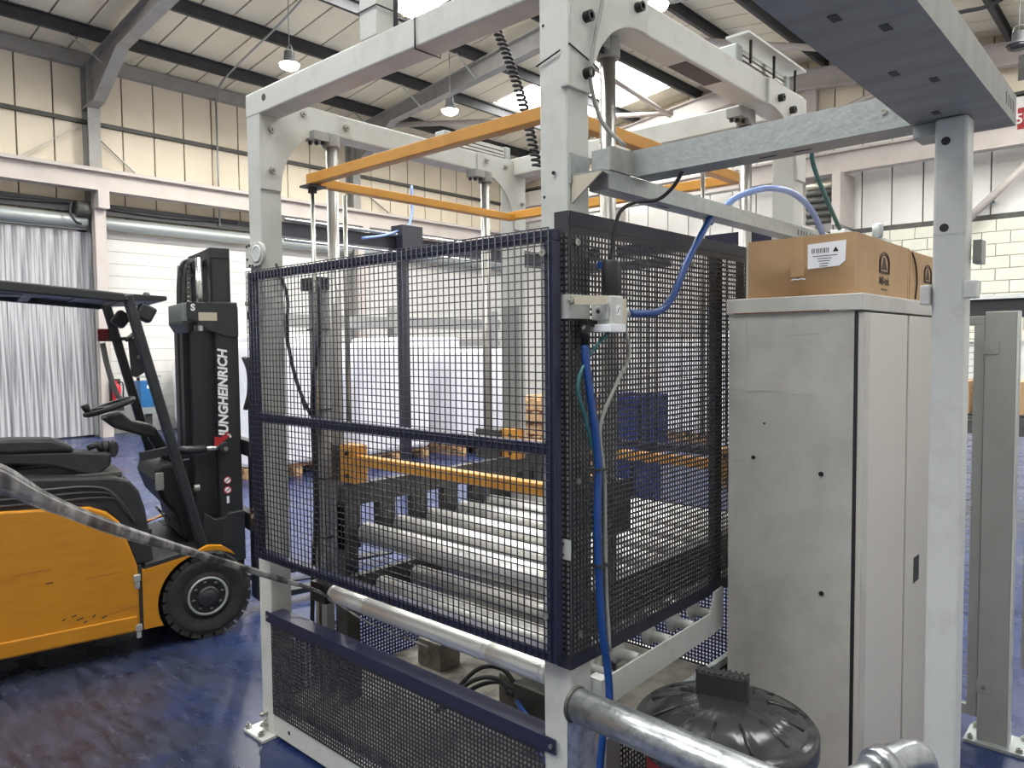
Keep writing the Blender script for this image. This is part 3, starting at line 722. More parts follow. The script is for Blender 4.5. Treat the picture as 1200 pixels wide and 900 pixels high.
fit = MB(); fit.lathe((1.63, .145, 1.632), [(.012, 0), (.012, .01), (.016, .01), (.016, .03), (.009, .032), (.009, .05)], 16, 'y'); fit.build('hose_fitting', LIGHTG, av)
MB().lathe((1.605, .03, 1.60), [(.014, 0), (.014, -.03), (.011, -.032), (.011, -.05)], 14).build('hose_fitting', BLKBOLT, av)
box('fitting_arm', BLKBOLT, (1.595, 1.615, .025, .075, 1.595, 1.612), av)
tag(hose('blue_hose', [(1.63, .19, 1.634), (1.635, .26, 1.634), (1.64, .34, 1.645), (1.645, .40, 1.69), (1.645, .47, 1.78), (1.645, .55, 1.865), (1.645, .63, 1.945)], .0105, BLUEH),
    'blue air hose curving from the regulator up to the overhead channel', 'hose')
tag(hose('blue_hose', [(1.605, .03, 1.55), (1.61, .03, 1.495), (1.62, .04, 1.386), (1.625, .058, 1.254), (1.625, .053, 1.122), (1.625, .056, .989), (1.63, .066, .807), (1.635, .082, .70), (1.64, .08, .611), (1.63, .06, .5), (1.62, .05, .3)], .0105, BLUEH),
    'blue air hose hanging down the corner of the perforated side guard', 'hose')
tag(hose('teal_hose', [(1.63, .10, 1.582), (1.61, .05, 1.53), (1.605, .0, 1.45), (1.61, .03, 1.35), (1.612, .075, 1.2), (1.612, .08, 1.0)], .005, TEAL), 'thin teal air line dropping beside the thick blue hose', 'hose')
tag(hose('grey_cable', [(1.645, .15, 1.60), (1.645, .17, 1.52), (1.64, .12, 1.45), (1.63, .06, 1.34), (1.632, .075, 1.207), (1.63, .08, 1.05), (1.632, .082, .9), (1.64, .085, .75)], .005, GREYC), 'thin grey cable hanging from the regulator beside the blue hose', 'cable')
tag(hose('signal_cable', [(1.632, .105, 1.765), (1.64, .115, 1.85), (1.645, .135, 1.895), (1.668, .17, 1.918), (1.712, .20, 1.922), (1.755, .20, 1.945), (1.785, .20, 1.982)], .005, BLACK), 'thin black cable from the canister up under the overhead channel', 'cable')
tag(hose('signal_cable', [(1.60, .127, 2.56), (1.60, .12, 2.435), (1.60, .09, 2.34), (1.602, .066, 2.258), (1.602, .066, 2.205), (1.61, .10, 2.12), (1.66, .13, 2.055)], .0055, GREYC), 'grey cable hanging down the corner gusset to the galvanised channel', 'cable')
for z in (1.23, .98): box('cable_tie', BLACK, (1.605, 1.645, .04, .08, z, z+.005), av)
# coiled cable
pts = []
for i in range(30*10+1):
    t = i/300; c_ = Vector((.905, .45, 2.68)).lerp(Vector((1.10, .45, 2.15)), t) + Vector((.02*math.sin(t*PI), 0, 0))
    a = i/10*2*PI; pts.append(c_+Vector((.014*math.cos(a), .014*math.sin(a), 0)))
tag(MB().path(pts, .0052, 6).build('coiled_cable', BLACK), 'black coiled cable hanging from the front top beam', 'cable')
pts = []
for i in range(9*10+1):
    t = i/90; c_ = Vector((1.20, .9, 2.205)).lerp(Vector((1.36, .7, 2.19)), t); a = i/10*2*PI
    pts.append(c_+Vector((0, .016*math.cos(a), .016*math.sin(a))))
tag(MB().path(pts, .005, 6).build('coiled_cable', BLACK), 'short black coiled cable above the perforated side guard', 'cable')

# ================================================================== OVERHEAD CHANNELS AND UPRIGHT
def channel(name, axis, a, b, c0, c1, z0, z1, label, m=GALV, t=.0025, lips=True):
    o = thing(name, ((a+b)/2, (c0+c1)/2, z0) if axis == 'x' else ((c0+c1)/2, (a+b)/2, z0), label, 'channel')
    def B(u0, u1, w0, w1, za, zb): return (u0, u1, w0, w1, za, zb) if axis == 'x' else (w0, w1, u0, u1, za, zb)
    box('bottom_web', m, B(a, b, c0, c1, z0, z0+t), o); box('side_wall', m, B(a, b, c0, c0+t, z0+t, z1), o); box('side_wall', m, B(a, b, c1-t, c1, z0+t, z1), o)
    if lips: box('cover', m, B(a, b, c0, c1, z1, z1+t), o)
    return o
ca = channel('overhead_channel', 'x', 1.66, 2.315, .17, .25, 1.983, 2.048, 'galvanised box channel running right from the corner post to the wide tray')
for x in (2.262, 2.285): bolt('rivet', (x, .17, 2.02), '-y', .006, .004, BOLT, ca)
for x in (1.98, 2.06): box('slot', BLACK, (x, x+.04, .21, .216, 1.9822, 1.983), ca)
cc = channel('overhead_channel', 'y', .06, 1.75, 1.60, 1.66, 1.938, 1.980, 'galvanised channel running back above the side guard towards the cardboard box')
for k, y in enumerate((1.28, 1.31, 1.335, 1.36, 1.40, 1.425, 1.45)): box('vent_slot', BLACK, (1.66, 1.6605, y-.004, y+.004, 1.95, 1.968), cc)
for y in (.35, .62): box('slot', BLACK, (1.62, 1.63, y, y+.05, 1.9372, 1.938), cc)
br = thing('channel_bracket', (1.62, .1, 1.95), 'folded galvanised bracket joining the channels to the corner post', 'bracket')
box('wall_angle', GALV, (W+.001, W+.005, .005, .085, 1.955, 2.03), br)
MB().prism([(W+.003, 1.905), (W+.003, 1.972), (1.672, 1.972)], 'y', .012, .018).build('gusset_plate', SILV, br)
box('channel_end', TRAY, (1.601, 1.659, .056, .06, 1.939, 1.979), br)
box('saddle', GALV, (1.605, 1.66, .06, .16, 1.984, 2.04), br, .002)
box('saddle_end', TRAY, (1.66, 1.664, .06, .17, 1.984, 2.043), br)
MB().prism([(W+.005, .06), (1.66, .06), (1.672, .012), (W+.005, .012)], 'z', 1.972, 1.977).build('floor_plate', TRAY, br)

tr = thing('overhead_tray', (2.39, -.3, 1.98), 'wide slotted grey steel tray overhead at the top right', 'tray')
ty0, ty1, tx0, tx1, tz = -2.2, .31, 2.315, 2.468, 1.98
box('bottom_web', TRAY, (tx0, tx1, ty0, ty1, tz, tz+.003), tr); box('side_wall', TRAY, (tx1-.003, tx1, ty0, ty1, tz+.003, tz+.055), tr); box('side_wall', TRAY, (tx0, tx0+.003, ty0, ty1, tz+.003, tz+.055), tr)
box('cover', TRAY, (tx0, tx1, ty0, ty1, tz+.055, tz+.058), tr)
for (x, y) in ((2.374, -.451), (2.415, -.372), (2.373, -.174), (2.414, -.099), (2.372, .103)):
    m = MB(); m.box(x-.006, x+.006, y-.012, y+.012, tz-.0012, tz-.0002); m.build('slot', BLACK, tr)
for y in (.2, .225, .25, .275): box('slot', BLACK, (tx1, tx1+.0006, y-.003, y+.003, tz+.018, tz+.04), tr)

up = thing('upright_post', (2.385, .16, 0), 'white steel upright post with oval holes carrying the overhead tray', 'post')
ux0, ux1, uy0, uy1 = 2.360, 2.417, .145, .20
pp = box('post', WHITE2, (ux0, ux1, uy0, uy1, .01, 1.979), up, .006)
for z, dx in ((1.934, .012), (1.769, .010)): 
    MB().lathe((ux0+.02, uy0-.0002, z), [(.008, 0), (.008, -.0008)], 20, 'y').build('drilled_hole', BLACK, pp)
box('weld_line', WHITE, (ux0, ux1, uy0-.001, uy0, 1.756, 1.758), pp)
box('base_plate', WHITE2, (ux0-.05, ux1+.05, uy0-.05, uy1+.05, 0, .012), up)
box('side_lug', WHITE2, (ux0-.018, ux0-.001, uy0-.012, uy0+.02, 1.622, 1.66), up, .002)
box('side_lug', WHITE2, (ux1-.002, ux1+.02, uy0-.004, uy0+.03, 1.632, 1.665), up, .002)
box('side_lug', GREYP, (ux1+.005, ux1+.02, uy1-.02, uy1+.02, 1.70, 1.745), up, .001)
box('head_bracket', LIGHTG, (2.317, ux0, .165, .24, 1.955, 1.979), up)
# hoses over the channels
tag(hose('pale_blue_hose', [(1.55, .80, 1.95), (1.59, .88, 2.03), (1.63, .95, 2.065), (1.67, 1.01, 2.078), (1.69, 1.15, 2.078), (1.70, 1.29, 2.04), (1.70, 1.40, 1.975), (1.70, 1.44, 1.92)], .011, BLUEL), 'pale blue hose arching over the channel behind the cardboard box', 'hose')
tag(hose('green_hose', [(1.76, 1.15, 2.25), (1.75, 1.168, 2.186), (1.75, 1.279, 2.093), (1.75, 1.453, 1.98)], .008, TEAL), 'dark green hose hanging behind the cardboard box', 'hose')

# ================================================================== CABINET, BOXES, BIN
cx0, cx1, cy0, cy1, cz = 1.645, 2.05, .75, 1.66, 1.69
cb = thing('steel_cabinet', ((cx0+cx1)/2, (cy0+cy1)/2, 0), 'scuffed cream steel cabinet standing beside the machine', 'cabinet')
sd_ = box('side_panel', CAB, (cx0, cx1-.022, cy0, cy0+.012, .02, cz-.045), cb, .002)
box('carcass', CAB, (cx0, cx1-.022, cy0+.012, cy1, .02, cz-.05), cb)
tp = box('top', CAB, (cx0-.006, cx1+.004, cy0-.008, cy1+.01, cz-.048, cz), cb, .003)
box('plinth', GREY, (cx0+.01, cx1-.02, cy0+.02, cy1-.01, 0, .02), cb)
box('shadow_gap', BLACK, (cx1-.022, cx1-.013, cy0+.001, cy1, .03, cz-.05), cb)
d1 = box('door', CABD, (cx1-.013, cx1+.004, cy0+.004, 1.20, .04, cz-.054), cb, .002)
d2 = box('door', CABD, (cx1-.013, cx1+.004, 1.222, cy1-.004, .04, cz-.054), cb, .002)
box('door_edge', CAB, (cx1+.004, cx1+.0048, cy0+.004, cy0+.055, .04, cz-.054), d1)
box('handle_recess', BLACK, (cx1+.004, cx1+.005, 1.325, 1.395, .71, .80), d2, .0)
box('rust_streak', RUST, (cx0+.02, cx1-.09, cy0-.009, cy0-.008, cz-.048, cz-.0445), tp)
for (x, z, s_) in ((1.73, 1.19, .006), (1.94, 1.16, .007), (1.945, .80, .007), (1.765, 1.30, .003)):
    bolt('screw', (x, cy0-.0005, z), '-y', s_, .004, BLKBOLT, sd_)
for (x0, x1, z) in ((1.66, 1.70, 1.402), (1.71, 1.80, 1.398), (1.85, 1.875, 1.392), (1.89, 1.91, 1.392), (1.83, 1.93, 1.572), (1.995, 2.005, 1.63), (1.66, 1.69, 1.172)):
    MB().bar((x0, cy0-.0006, z), (x1, cy0-.0006, z+.004), .0006, .0013).build('scratch', GREYP, sd_)
MB().bar((1.705, cy0-.0006, 1.62), (1.708, cy0-.0006, 1.50), .0006, .0012, (1, 0, 0)).build('scratch', GREYP, sd_)

def carton(name, x0, x1, y0, y1, z0, h, label):
    t = thing(name, ((x0+x1)/2, (y0+y1)/2, z0), label, 'box', 'cartons on the cabinet')
    # front face bowed in towards its foot, as a crushed box
    n = 10; vs = []; fs = []
    m = MB()
    for j in range(n+1):
        v = j/n
        for i in range(n+1):
            u = i/n; dy = .035*max(0, 1-v*2.2)*math.sin(PI*u)**.8
            vs.append((x0+(x1-x0)*u, y0+dy, z0+h*v))
    for j in range(n):
        for i in range(n): fs.append((j*(n+1)+i, j*(n+1)+i+1, (j+1)*(n+1)+i+1, (j+1)*(n+1)+i))
    m.add(vs, fs, True)
    m.add([(x1, y0, z0), (x1, y1, z0), (x1, y1, z0+h), (x1, y0, z0+h), (x0, y0, z0), (x0, y1, z0), (x0, y1, z0+h), (x0, y0, z0+h)], [(0, 1, 2, 3), (5, 4, 7, 6), (1, 5, 6, 2), (4, 5, 1, 0)])
    m.build('carton_body', CARD, t, fix=False)
    f1 = MB(); f1.box(x0, x1, y0, (y0+y1)/2-.001, z0+h, z0+h+.003); f1.build('top_flap', CARD, t)
    f2 = MB(); f2.box(x0, x1, (y0+y1)/2+.001, y1, z0+h, z0+h+.003); f2.build('top_flap', CARD, t)
    return t
def logo(par, x, yc_, zc, sy, sz, txt=True):
    """arched emblem and lettering on a +x face"""
    for r in (.042, .033):
        m = MB(); pts = [(x+.0006, yc_-r*sy, zc-.045*sz)]+[(x+.0006, yc_+r*sy*math.cos(a*PI/12), zc+r*sz*math.sin(a*PI/12)) for a in range(12, -1, -1)]+[(x+.0006, yc_+r*sy, zc-.045*sz)]
        m.path(pts, .0022, 4).build('emblem_arch', INK, par)
    m = MB(); m.prism([(yc_-.024*sy, zc-.03*sz), (yc_+.024*sy, zc-.03*sz), (yc_+.01*sy, zc), (yc_+.004*sy, zc+.022*sz), (yc_-.004*sy, zc+.022*sz), (yc_-.01*sy, zc)], 'x', x+.0002, x+.001)
    m.build('emblem_figure', INK, par)
    m = MB(); m.prism([(yc_-.036*sy, zc-.048*sz), (yc_+.036*sy, zc-.048*sz), (yc_+.034*sy, zc-.036*sz), (yc_-.034*sy, zc-.036*sz)], 'x', x+.0002, x+.001); m.build('emblem_base', INK, par)
    if txt:
        text('lettering', 'Mil-tek', .037, (x+.0006, yc_, zc-.078*sz), (0, 1, 0), (0, 0, 1), INK, par, off=.0007, ext=.0003)
        box('small_print', INK, (x+.0002, x+.0006, yc_-.03, yc_+.03, zc-.116*sz, zc-.110*sz), par)
c1 = carton('carton', 1.70, 2.02, .77, 1.345, cz+.001, .175, 'brown cardboard carton with white address label on the cabinet')
logo(c1, 2.02, 1.055, 1.80, 1.25, .75)
MB().prism([(1.887, 1.77), (1.887, 1.843), (1.997, 1.847), (1.995, 1.788), (1.978, 1.774)], 'y', .7675, .769).build('address_label', PAPER, c1)
for i, bx in enumerate((0, 3, 5, 9, 12, 14, 17, 20, 22, 25, 27, 30, 33)):
    box('barcode_bar', INK, (1.899+bx*.0014, 1.899+bx*.0014+(.0022 if i % 3 == 0 else .0013), .7668, .7674, 1.815, 1.829), c1)
for i, (a, b) in enumerate(((1.902, 1.972), (1.915, 1.957), (1.918, 1.952), (1.922, 1.948), (1.922, 1.945))):
    box('print_line', INK, (a, b, .7668, .7674, 1.805-i*.0075, 1.807-i*.0075), c1)
MB().prism([(1.96, 1.816), (1.976, 1.816), (1.972, 1.824), (1.968, 1.83), (1.964, 1.824)], 'y', .7668, .7674).build('label_emblem', INK, c1)
box('tape_strip', CARD, (1.835, 1.875, .7690, .7698, 1.75, 1.866), c1)
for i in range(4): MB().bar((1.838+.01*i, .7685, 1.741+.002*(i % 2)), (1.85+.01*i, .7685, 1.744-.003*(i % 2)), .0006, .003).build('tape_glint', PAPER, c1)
box('corner_seam', CARD, (2.0195, 2.0212, 1.325, 1.333, cz+.004, cz+.17), c1)
c2 = carton('carton', 1.70, 2.018, 1.362, 1.75, cz+.001, .172, 'second brown carton half hidden behind the white upright')
logo(c2, 2.018, 1.60, 1.80, 1.25, .75, False)
MB().path(spline([(2.02, 1.38, 1.86), (2.022, 1.42, 1.82), (2.022, 1.44, 1.76), (2.022, 1.42, 1.70)]), .003, 5).build('edge_strap', INK, c2)

# bin
bx, by, bz = 1.888, .235, .585
bn = thing('dustbin', (bx, by, 0), 'red dustbin with black ribbed lid in front of the cabinet', 'bin')
MB().lathe((bx, by, 0), [(.165, .0), (.17, .01), (.2, .53), (.212, .535), (.212, .56), (.2, .565)], 40).build('body', RED, bn)
n = 64; prof = [(.222, -.045), (.226, -.04), (.226, .0), (.216, .012), (.20, .012), (.195, .02), (.13, .048), (.06, .058), (.0001, .060)]
m = MB(); vs = []; fs = []
for j, (r, h) in enumerate(prof):
    for k in range(n):
        a = 2*PI*k/n; rib = (.006 if k % 8 in (0,) else 0) if 4 <= j <= 6 else 0
        vs.append((bx+r*math.cos(a), by+r*math.sin(a), bz+h-rib))
for j in range(len(prof)-1):
    for k in range(n): fs.append((j*n+k, j*n+(k+1) % n, (j+1)*n+(k+1) % n, (j+1)*n+k))
m.add(vs, fs, True); ld_ = m.build('lid', BINL, bn)
hd = MB(); hd.bar((bx-.085, by+.012, bz+.083), (bx+.045, by+.042, bz+.083), .035, .07)
hdo = hd.build('lid_handle', BLACK, ld_, .008)
for k in range(9):
    f = k/8; p = Vector((bx-.08, by+.012, bz+.117)).lerp(Vector((bx+.04, by+.042, bz+.117)), f)
    MB().bar(p+Vector((.004, -.018, 0)), p+Vector((-.004, .018, 0)), .006, .004).build('handle_rib', BLACK, hdo)
for k in range(12):
    a = 2*PI*(k+.5)/12
    MB().path([(bx+.19*math.cos(a), by+.19*math.sin(a), bz+.024), (bx+.11*math.cos(a), by+.11*math.sin(a), bz+.053)], .0035, 6).build('lid_rib', BINL, ld_)
for a in (-.9, -.5): box('clip', BLACK, (bx+.226*math.cos(a)-.012, bx+.226*math.cos(a)+.012, by+.226*math.sin(a)-.012, by+.226*math.sin(a)+.012, bz-.05, bz+.0), ld_)

# handrail
hr = thing('handrail', (1.88, -.36, 0), 'thick galvanised tubular handrail crossing in front of the corner post', 'rail')
MB().path([(1.868, -.361, .85), (2.107, -.371, .85), (2.75, -.398, .85)], .032, 24).build('rail_tube', GALVT, hr)
box('rail_post', GALVT, (1.855, 1.885, -.375, -.315, .01, .835), hr, .004)
MB().lathe((1.866, -.361, .85), [(.034, -.002), (.036, .002), (.034, .006)], 20, 'x').build('weld', GREY, hr)
box('post_foot', GALV, (1.80, 1.93, -.43, -.28, 0, .012), hr)
bolt('post_bolt', (1.875, -.375, .70), '-y', .009, .004, LIGHTG, hr)
h2 = thing('handrail_elbow', (2.41, -.16, 0), 'galvanised elbow fitting on a short rail at the bottom right corner', 'rail')
e_ = MB(); e_.path(spline([(2.425, -.155, .70), (2.427, -.145, .80), (2.422, -.16, .862), (2.405, -.198, .872), (2.38, -.262, .866)]), .027, 20); e_.build('elbow', GALVT, h2)
MB().path([(2.393, -.230, .870), (2.385, -.250, .867)], [.034, .034], 24).build('collar', GALVT, h2)
MB().path([(2.385, -.250, .867), (2.362, -.312, .86)], .0235, 20).build('rail_tube', GALVT, h2)
MB().path([(2.425, -.155, .0), (2.425, -.155, .72)], .024, 20).build('rail_post', GALVT, h2)
bolt('grub_screw', (2.392, -.18, .868), '-x', .008, .02, GALVT, h2)

# film strap
sp_ = [(1.72, -1.30, 1.40), (1.55, -1.217, 1.377), (1.321, -1.093, 1.292), (.946, -.835, 1.129), (.515, -.431, .899), (.30, -.10, .715), (.43, .0, .665), (.66, .04, .60), (.95, .06, .585)]
wd = [.022, .021, .017, .015, .013, .012, .007, .003, .003]
P_ = spline(sp_, 8); m = MB(); vs = []; fs = []
for i, p in enumerate(P_):
    f = i/(len(P_)-1)*(len(wd)-1); a = wd[int(f)]+(wd[min(int(f)+1, len(wd)-1)]-wd[int(f)])*(f-int(f))
    tw = .25*math.sin(i*.45); d_ = Vector((math.sin(tw)*.6, -math.sin(tw)*.5, math.cos(tw)))
    cv_ = Vector((.5, .5, 0))*.004
    vs += [p+d_*a, p+d_*a*.3+cv_, p-d_*a*.3+cv_*.6, p-d_*a]
for i in range(len(P_)-1):
    for k in range(3): fs.append((i*4+k, i*4+k+1, (i+1)*4+k+1, (i+1)*4+k))
m.add(vs, fs, True); o = m.build('film_strap', STRAP)
s_ = o.modifiers.new('thick', 'SOLIDIFY'); s_.thickness = .0012
tag(o, 'shiny clear plastic strap stretched from the left foreground into the machine', 'strap')

# ================================================================== FORKLIFT (local: x forward, y away from the camera side, z up)
fk = empty('forklift', (-1.109, .299, 0), math.radians(78), local=True)
tag(fk, 'yellow and black counterbalance forklift truck parked beside the machine', 'forklift')
# --- wheels
def wheel(x, y0, y1, r, name='wheel'):
    """axis along local y"""
    c = (x, y0, r); w = y1-y0
    t = MB().lathe(c, [(r*.42, .03), (r*.62, .012), (r*.8, .0), (r*.9, .006), (r*.93, .02), (r*.93, w-.02), (r*.9, w-.006), (r*.62, w-.01), (r*.42, w-.03)], 48, 'y').build(name, RUBBER, fk)
    tr_ = MB(); n = 22
    for k in range(n):
        a0 = 2*PI*k/n; da = 2*PI/n*.8
        for (ya, yb, off) in ((.004, w*.47, 0), (w*.53, w-.004, .5)):
            q = [(a0+off*2*PI/n, .9), (a0+off*2*PI/n+da, .9), (a0+off*2*PI/n+da, 1), (a0+off*2*PI/n, 1)]
            tr_.prism([(x+r*s*math.cos(a), r+r*s*math.sin(a)) for a, s in q], 'y', y0+ya, y0+yb)
    tr_.build('tread', RUBBER, t)
    MB().lathe((x, y0, r), [(r*.56, .03), (r*.58, .018), (r*.44, .010)], 40, 'y').build('sidewall_ring', RUBBER, t)
    rim = MB().lathe((x, y0, r), [(r*.45, .03), (r*.46, .004), (r*.42, .002), (r*.40, .012), (r*.26, .010), (r*.24, .03)], 36, 'y').build('rim', LIGHTG, t)
    MB().lathe((x, y0, r), [(r*.24, .03), (r*.24, -.004), (r*.20, -.01), (r*.15, -.008), (r*.14, -.012), (r*.001, -.012)], 28, 'y').build('hub', BLACKM, t)
    for k in range(8):
        a = 2*PI*k/8+.2; MB().lathe((x+r*.33*math.cos(a), y0+.01, r+r*.33*math.sin(a)), [(.011, 0), (.011, -.008), (.005, -.012)], 6, 'y', smooth=False).build('wheel_nut', BLACKM, t)
    return t
wheel(.012, .0, .17, .226); wheel(.012, .88, 1.05, .226); wheel(-1.42, .03, .17, .2); wheel(-1.42, .88, 1.02, .2)
# --- body
bod = MB(); bod.prism([(-2.05, .13), (-2.05, .80), (-.50, .80), (-.40, .69), (-.33, .45), (.1, .42), (.1, .16), (-.3, .13)], 'y', .22, .83)
bod.prism([(-2.05, .13), (-2.05, .80), (-.50, .80), (-.40, .69), (-.33, .45), (-.33, .13)], 'y', .03, 1.02)
bod.build('chassis', BLACKM, fk)
for ya, yb in ((.0, .03), (1.02, 1.05)):
    p_ = MB(); p_.prism([(-2.05, .115), (-2.05, .83), (-.886, .808), (-.526, .782), (-.45, .745), (-.398, .69), (-.325, .455), (-.320, .42), (-.320, .115)], 'y', ya, yb)
    po = p_.build('side_panel', FYEL, fk, .01)
    f_ = MB(); f_.prism([(-.305, .12), (-.305, .427), (-.06, .468), (.02, .50), (.09, .488), (.14, .45), (.155, .43)]+arc(.012, .226, .248, 55, 205, 16), 'y', ya-.002 if ya < .5 else ya, yb if ya < .5 else yb+.002)
    f_.build('fender', FYEL, fk, .006)
    if ya < .5:
        MB().box(-1.9, -.335, -.012, .0, .125, .20).build('lower_bulge', FYEL, po, .01)
        for z in (.375, .12):
            h_ = MB().box(-.345, -.313, -.014, .004, z, z+.035).build('hinge', GREYP, po, .004); MB().box(-.34, -.318, -.012, .003, z-.035, z-.002).build('hinge_leaf', LIGHTG, h_, .003)
        for (x, z, l) in ((-.60, .235, .03), (-.53, .235, .012), (-.49, .22, .02), (-.57, .215, .015), (-.66, .245, .014), (-.62, .255, .02), (-.43, .15, .05), (-.72, .44, .03)):
            MB().bar((x, -.0004, z), (x+l, -.0004, z+random.uniform(-.012, .012)), .0006, .006).build('paint_chip', INK, po)
        for (a, b) in (((-.9, .155), (-.66, .185)), ((-.5, .225), (-.33, .25)), ((-.55, .43), (-.40, .437)), ((-.85, .50), (-.7, .505))):
            MB().bar((a[0], -.0004, a[1]), (b[0], -.0004, b[1]), .0006, .0025).build('scratch', RUST, po)
MB().prism([(-.32, .12), (-.305, .12), (-.305, .45), (-.32, .45)], 'y', .004, .2).build('door_gap', BLACK, fk)
# hood and step well
h_ = MB(); h_.prism([(-2.05, .80), (-2.05, .97), (-.88, .955), (-.68, .935), (-.41, .912), (-.34, .885), (-.30, .83), (-.275, .74), (-.255, .60), (-.24, .45), (-.33, .45), (-.40, .69), (-.46, .75), (-.55, .785)], 'y', .035, 1.0)
hood = h_.build('hood', BLACK, fk, .012)
for k in range(3):
    MB().path(spline([(-1.6, .03, .905-.03*k), (-.8, .03, .885-.03*k), (-.52+.03*k, .03, .875-.03*k), (-.42+.02*k, .03, .83-.03*k), (-.36+.02*k, .03, .72-.03*k)]), .008, 6).build('hood_groove', BLACKM, hood)
MB().box(-.67, -.36, .12, .5, .90, .925).build('hood_plate', GREY, hood, .004)
MB().box(-.33, .08, .05, 1.0, .42, .445).build('step_floor', BLACK, fk)
sl = MB(); sl.prism([(-.30, .405), (-.285, .455), (-.05, .495), (-.02, .47)], 'y', .0, .06); sl.build('sill', BLACK, fk, .004)
MB().box(-.265, -.245, .05, .95, .44, .62).build('step_riser', BLACKM, fk)
ds = MB(); ds.prism([(-.17, .82), (-.15, .90), (-.06, .905), (-.03, .84), (.07, .74), (.10, .47), (-.02, .45), (-.05, .60), (-.13, .70)], 'y', .38, .92); dsh = ds.build('dashboard', BLACK, fk, .02)
MB().box(-.165, -.12, .36, .38, .76, .86).build('dash_switch_panel', GREYP, dsh, .006)
for y in (.42, .6): MB().bar((-.12, y, .62), (-.05, y, .52), .09, .012, (1, 0, 1)).build('pedal', BLACKM, dsh)
# overhead guard
MB().bar((-.305, .15, 1.835), (.03, .15, .44), .055, .05, (1, 0, .2)).build('guard_pillar', BLACKM, fk, .01)
MB().bar((-.305, .93, 1.835), (.02, .93, .44), .055, .05, (1, 0, .2)).build('guard_pillar', BLACKM, fk, .01)
MB().bar((-.285, .185, 1.80), (.02, .185, .5), .012, .02, (1, 0, .2)).build('pillar_trim', GREY, fk)
for y in (.15, .93): MB().bar((-1.95, y, .95), (-1.8, y, 1.82), .055, .06, (1, 0, 0)).build('rear_pillar', BLACKM, fk, .01)
rf = MB()
rf.prism([(-2.0, 1.90), (-.85, 1.884), (-.32, 1.838), (-.30, 1.80), (-.34, 1.792), (-.9, 1.835), (-2.0, 1.85)], 'y', .11, .17)
rf.prism([(-2.0, 1.90), (-.85, 1.884), (-.32, 1.838), (-.30, 1.80), (-.34, 1.792), (-.9, 1.835), (-2.0, 1.85)], 'y', .91, .97)
rf.prism([(-2.0, 1.895), (-.85, 1.88), (-.33, 1.832), (-.33, 1.815), (-.85, 1.862), (-2.0, 1.875)], 'y', .17, .91)
roof = rf.build('overhead_guard', BLACKM, fk, .008)
for k in range(7): MB().box(-1.95+.24*k, -1.90+.24*k, .17, .91, 1.825, 1.855).build('roof_slat', BLACKM, roof)
MB().box(-.88, -.66, .3, .42, 1.822, 1.835).build('interior_lamp', GREYP, roof, .006)
vz = MB(); vz.prism([(-.31, 1.845), (-.10, 1.835), (-.10, 1.812), (-.31, 1.805)], 'y', .22, .88); vzo = vz.build('front_visor', BLACKM, roof, .004)
MB().lathe((-.17, .4, 1.84), [(.02, 0), (.02, .012), (.012, .025)], 14).build('beacon_stud', BLACK, vzo)
wlp = MB(); wlp.bar((-.24, .27, 1.765), (-.165, .27, 1.725), .10, .085, (0, 0, 1)); wlp.build('work_light', BLACK, fk, .012)
wlp = MB(); wlp.bar((-.30, .62, 1.745), (-.24, .62, 1.70), .10, .085, (0, 0, 1)); wlp.build('work_light', BLACK, fk, .012)
hose('light_cable', [(-.24, .3, 1.72), (-.245, .25, 1.66), (-.28, .22, 1.62), (-.31, .2, 1.60)], .012, BLACK, fk)
MB().prism([(-.285, 1.60), (-.235, 1.62), (-.205, 1.43), (-.25, 1.40), (-.275, 1.41)], 'y', .28, .31).build('mirror', BLACK, fk, .006)
bolt('mirror_bolt', (-.24, .28, 1.51), '-y', .01, .008, BOLT, fk)
tl = MB().box(-.35, -.25, .88, .97, 1.60, 1.675).build('tail_light', BLACKM, fk, .004); MB().box(-.358, -.30, .876, .974, 1.603, 1.672).build('red_lens', TAIL, tl, .003)
MB().bar((-.26, .9, 1.61), (-.17, .9, 1.62), .02, .02).build('light_bracket', BLACKM, tl)
hose('grab_handle', [(-.333, .9, 1.59), (-.31, .9, 1.45), (-.278, .9, 1.318), (-.244, .9, 1.25), (-.17, .92, 1.225)], .016, GREYP, fk)
MB().bar((-.27, .17, .985), (-.09, .17, 1.01), .03, .045).build('pillar_bracket', BLACKM, fk, .003)
hose('bracket_cable', [(-.12, .16, .985), (-.08, .15, .95), (-.03, .15, .95)], .006, BLACK, fk)
# steering
sw = MB(); ax = Vector((-.32, 0, .95)).normalized(); u_ = Vector((0, 1, 0)); v_ = ax.cross(u_).normalized(); c_ = Vector((-.352, .55, 1.232))
pts = [c_+(u_*math.cos(2*PI*k/32)+v_*math.sin(2*PI*k/32))*.125 for k in range(33)]
sw.path(pts, .014, 8, cap=False); swo = sw.build('steering_wheel', BLACK, fk)
for k in range(3):
    a = 2*PI*k/3+.5; MB().bar(c_, c_+(u_*math.cos(a)+v_*math.sin(a))*.12, .03, .012, ax).build('spoke', BLACK, swo)
kn = c_+v_*.11*(1 if v_.x < 0 else -1)
MB().path([kn, kn+ax*.03, kn+ax*.055], [.009, .02, .022], 12).build('spinner_knob', BLACK, swo)
cl = MB(); cl.prism([(-.40, 1.17), (-.375, 1.185), (-.30, 1.20), (-.255, 1.155), (-.16, 1.125), (-.135, 1.10), (-.135, 1.04), (-.20, 1.06), (-.34, 1.115)], 'y', .47, .62); cl.build('steering_column', BLACK, fk, .015)
MB().bar((-.16, .55, 1.10), (-.02, .6, .85), .09, .06, (1, 0, .5)).build('column_stalk', BLACK, fk, .01)
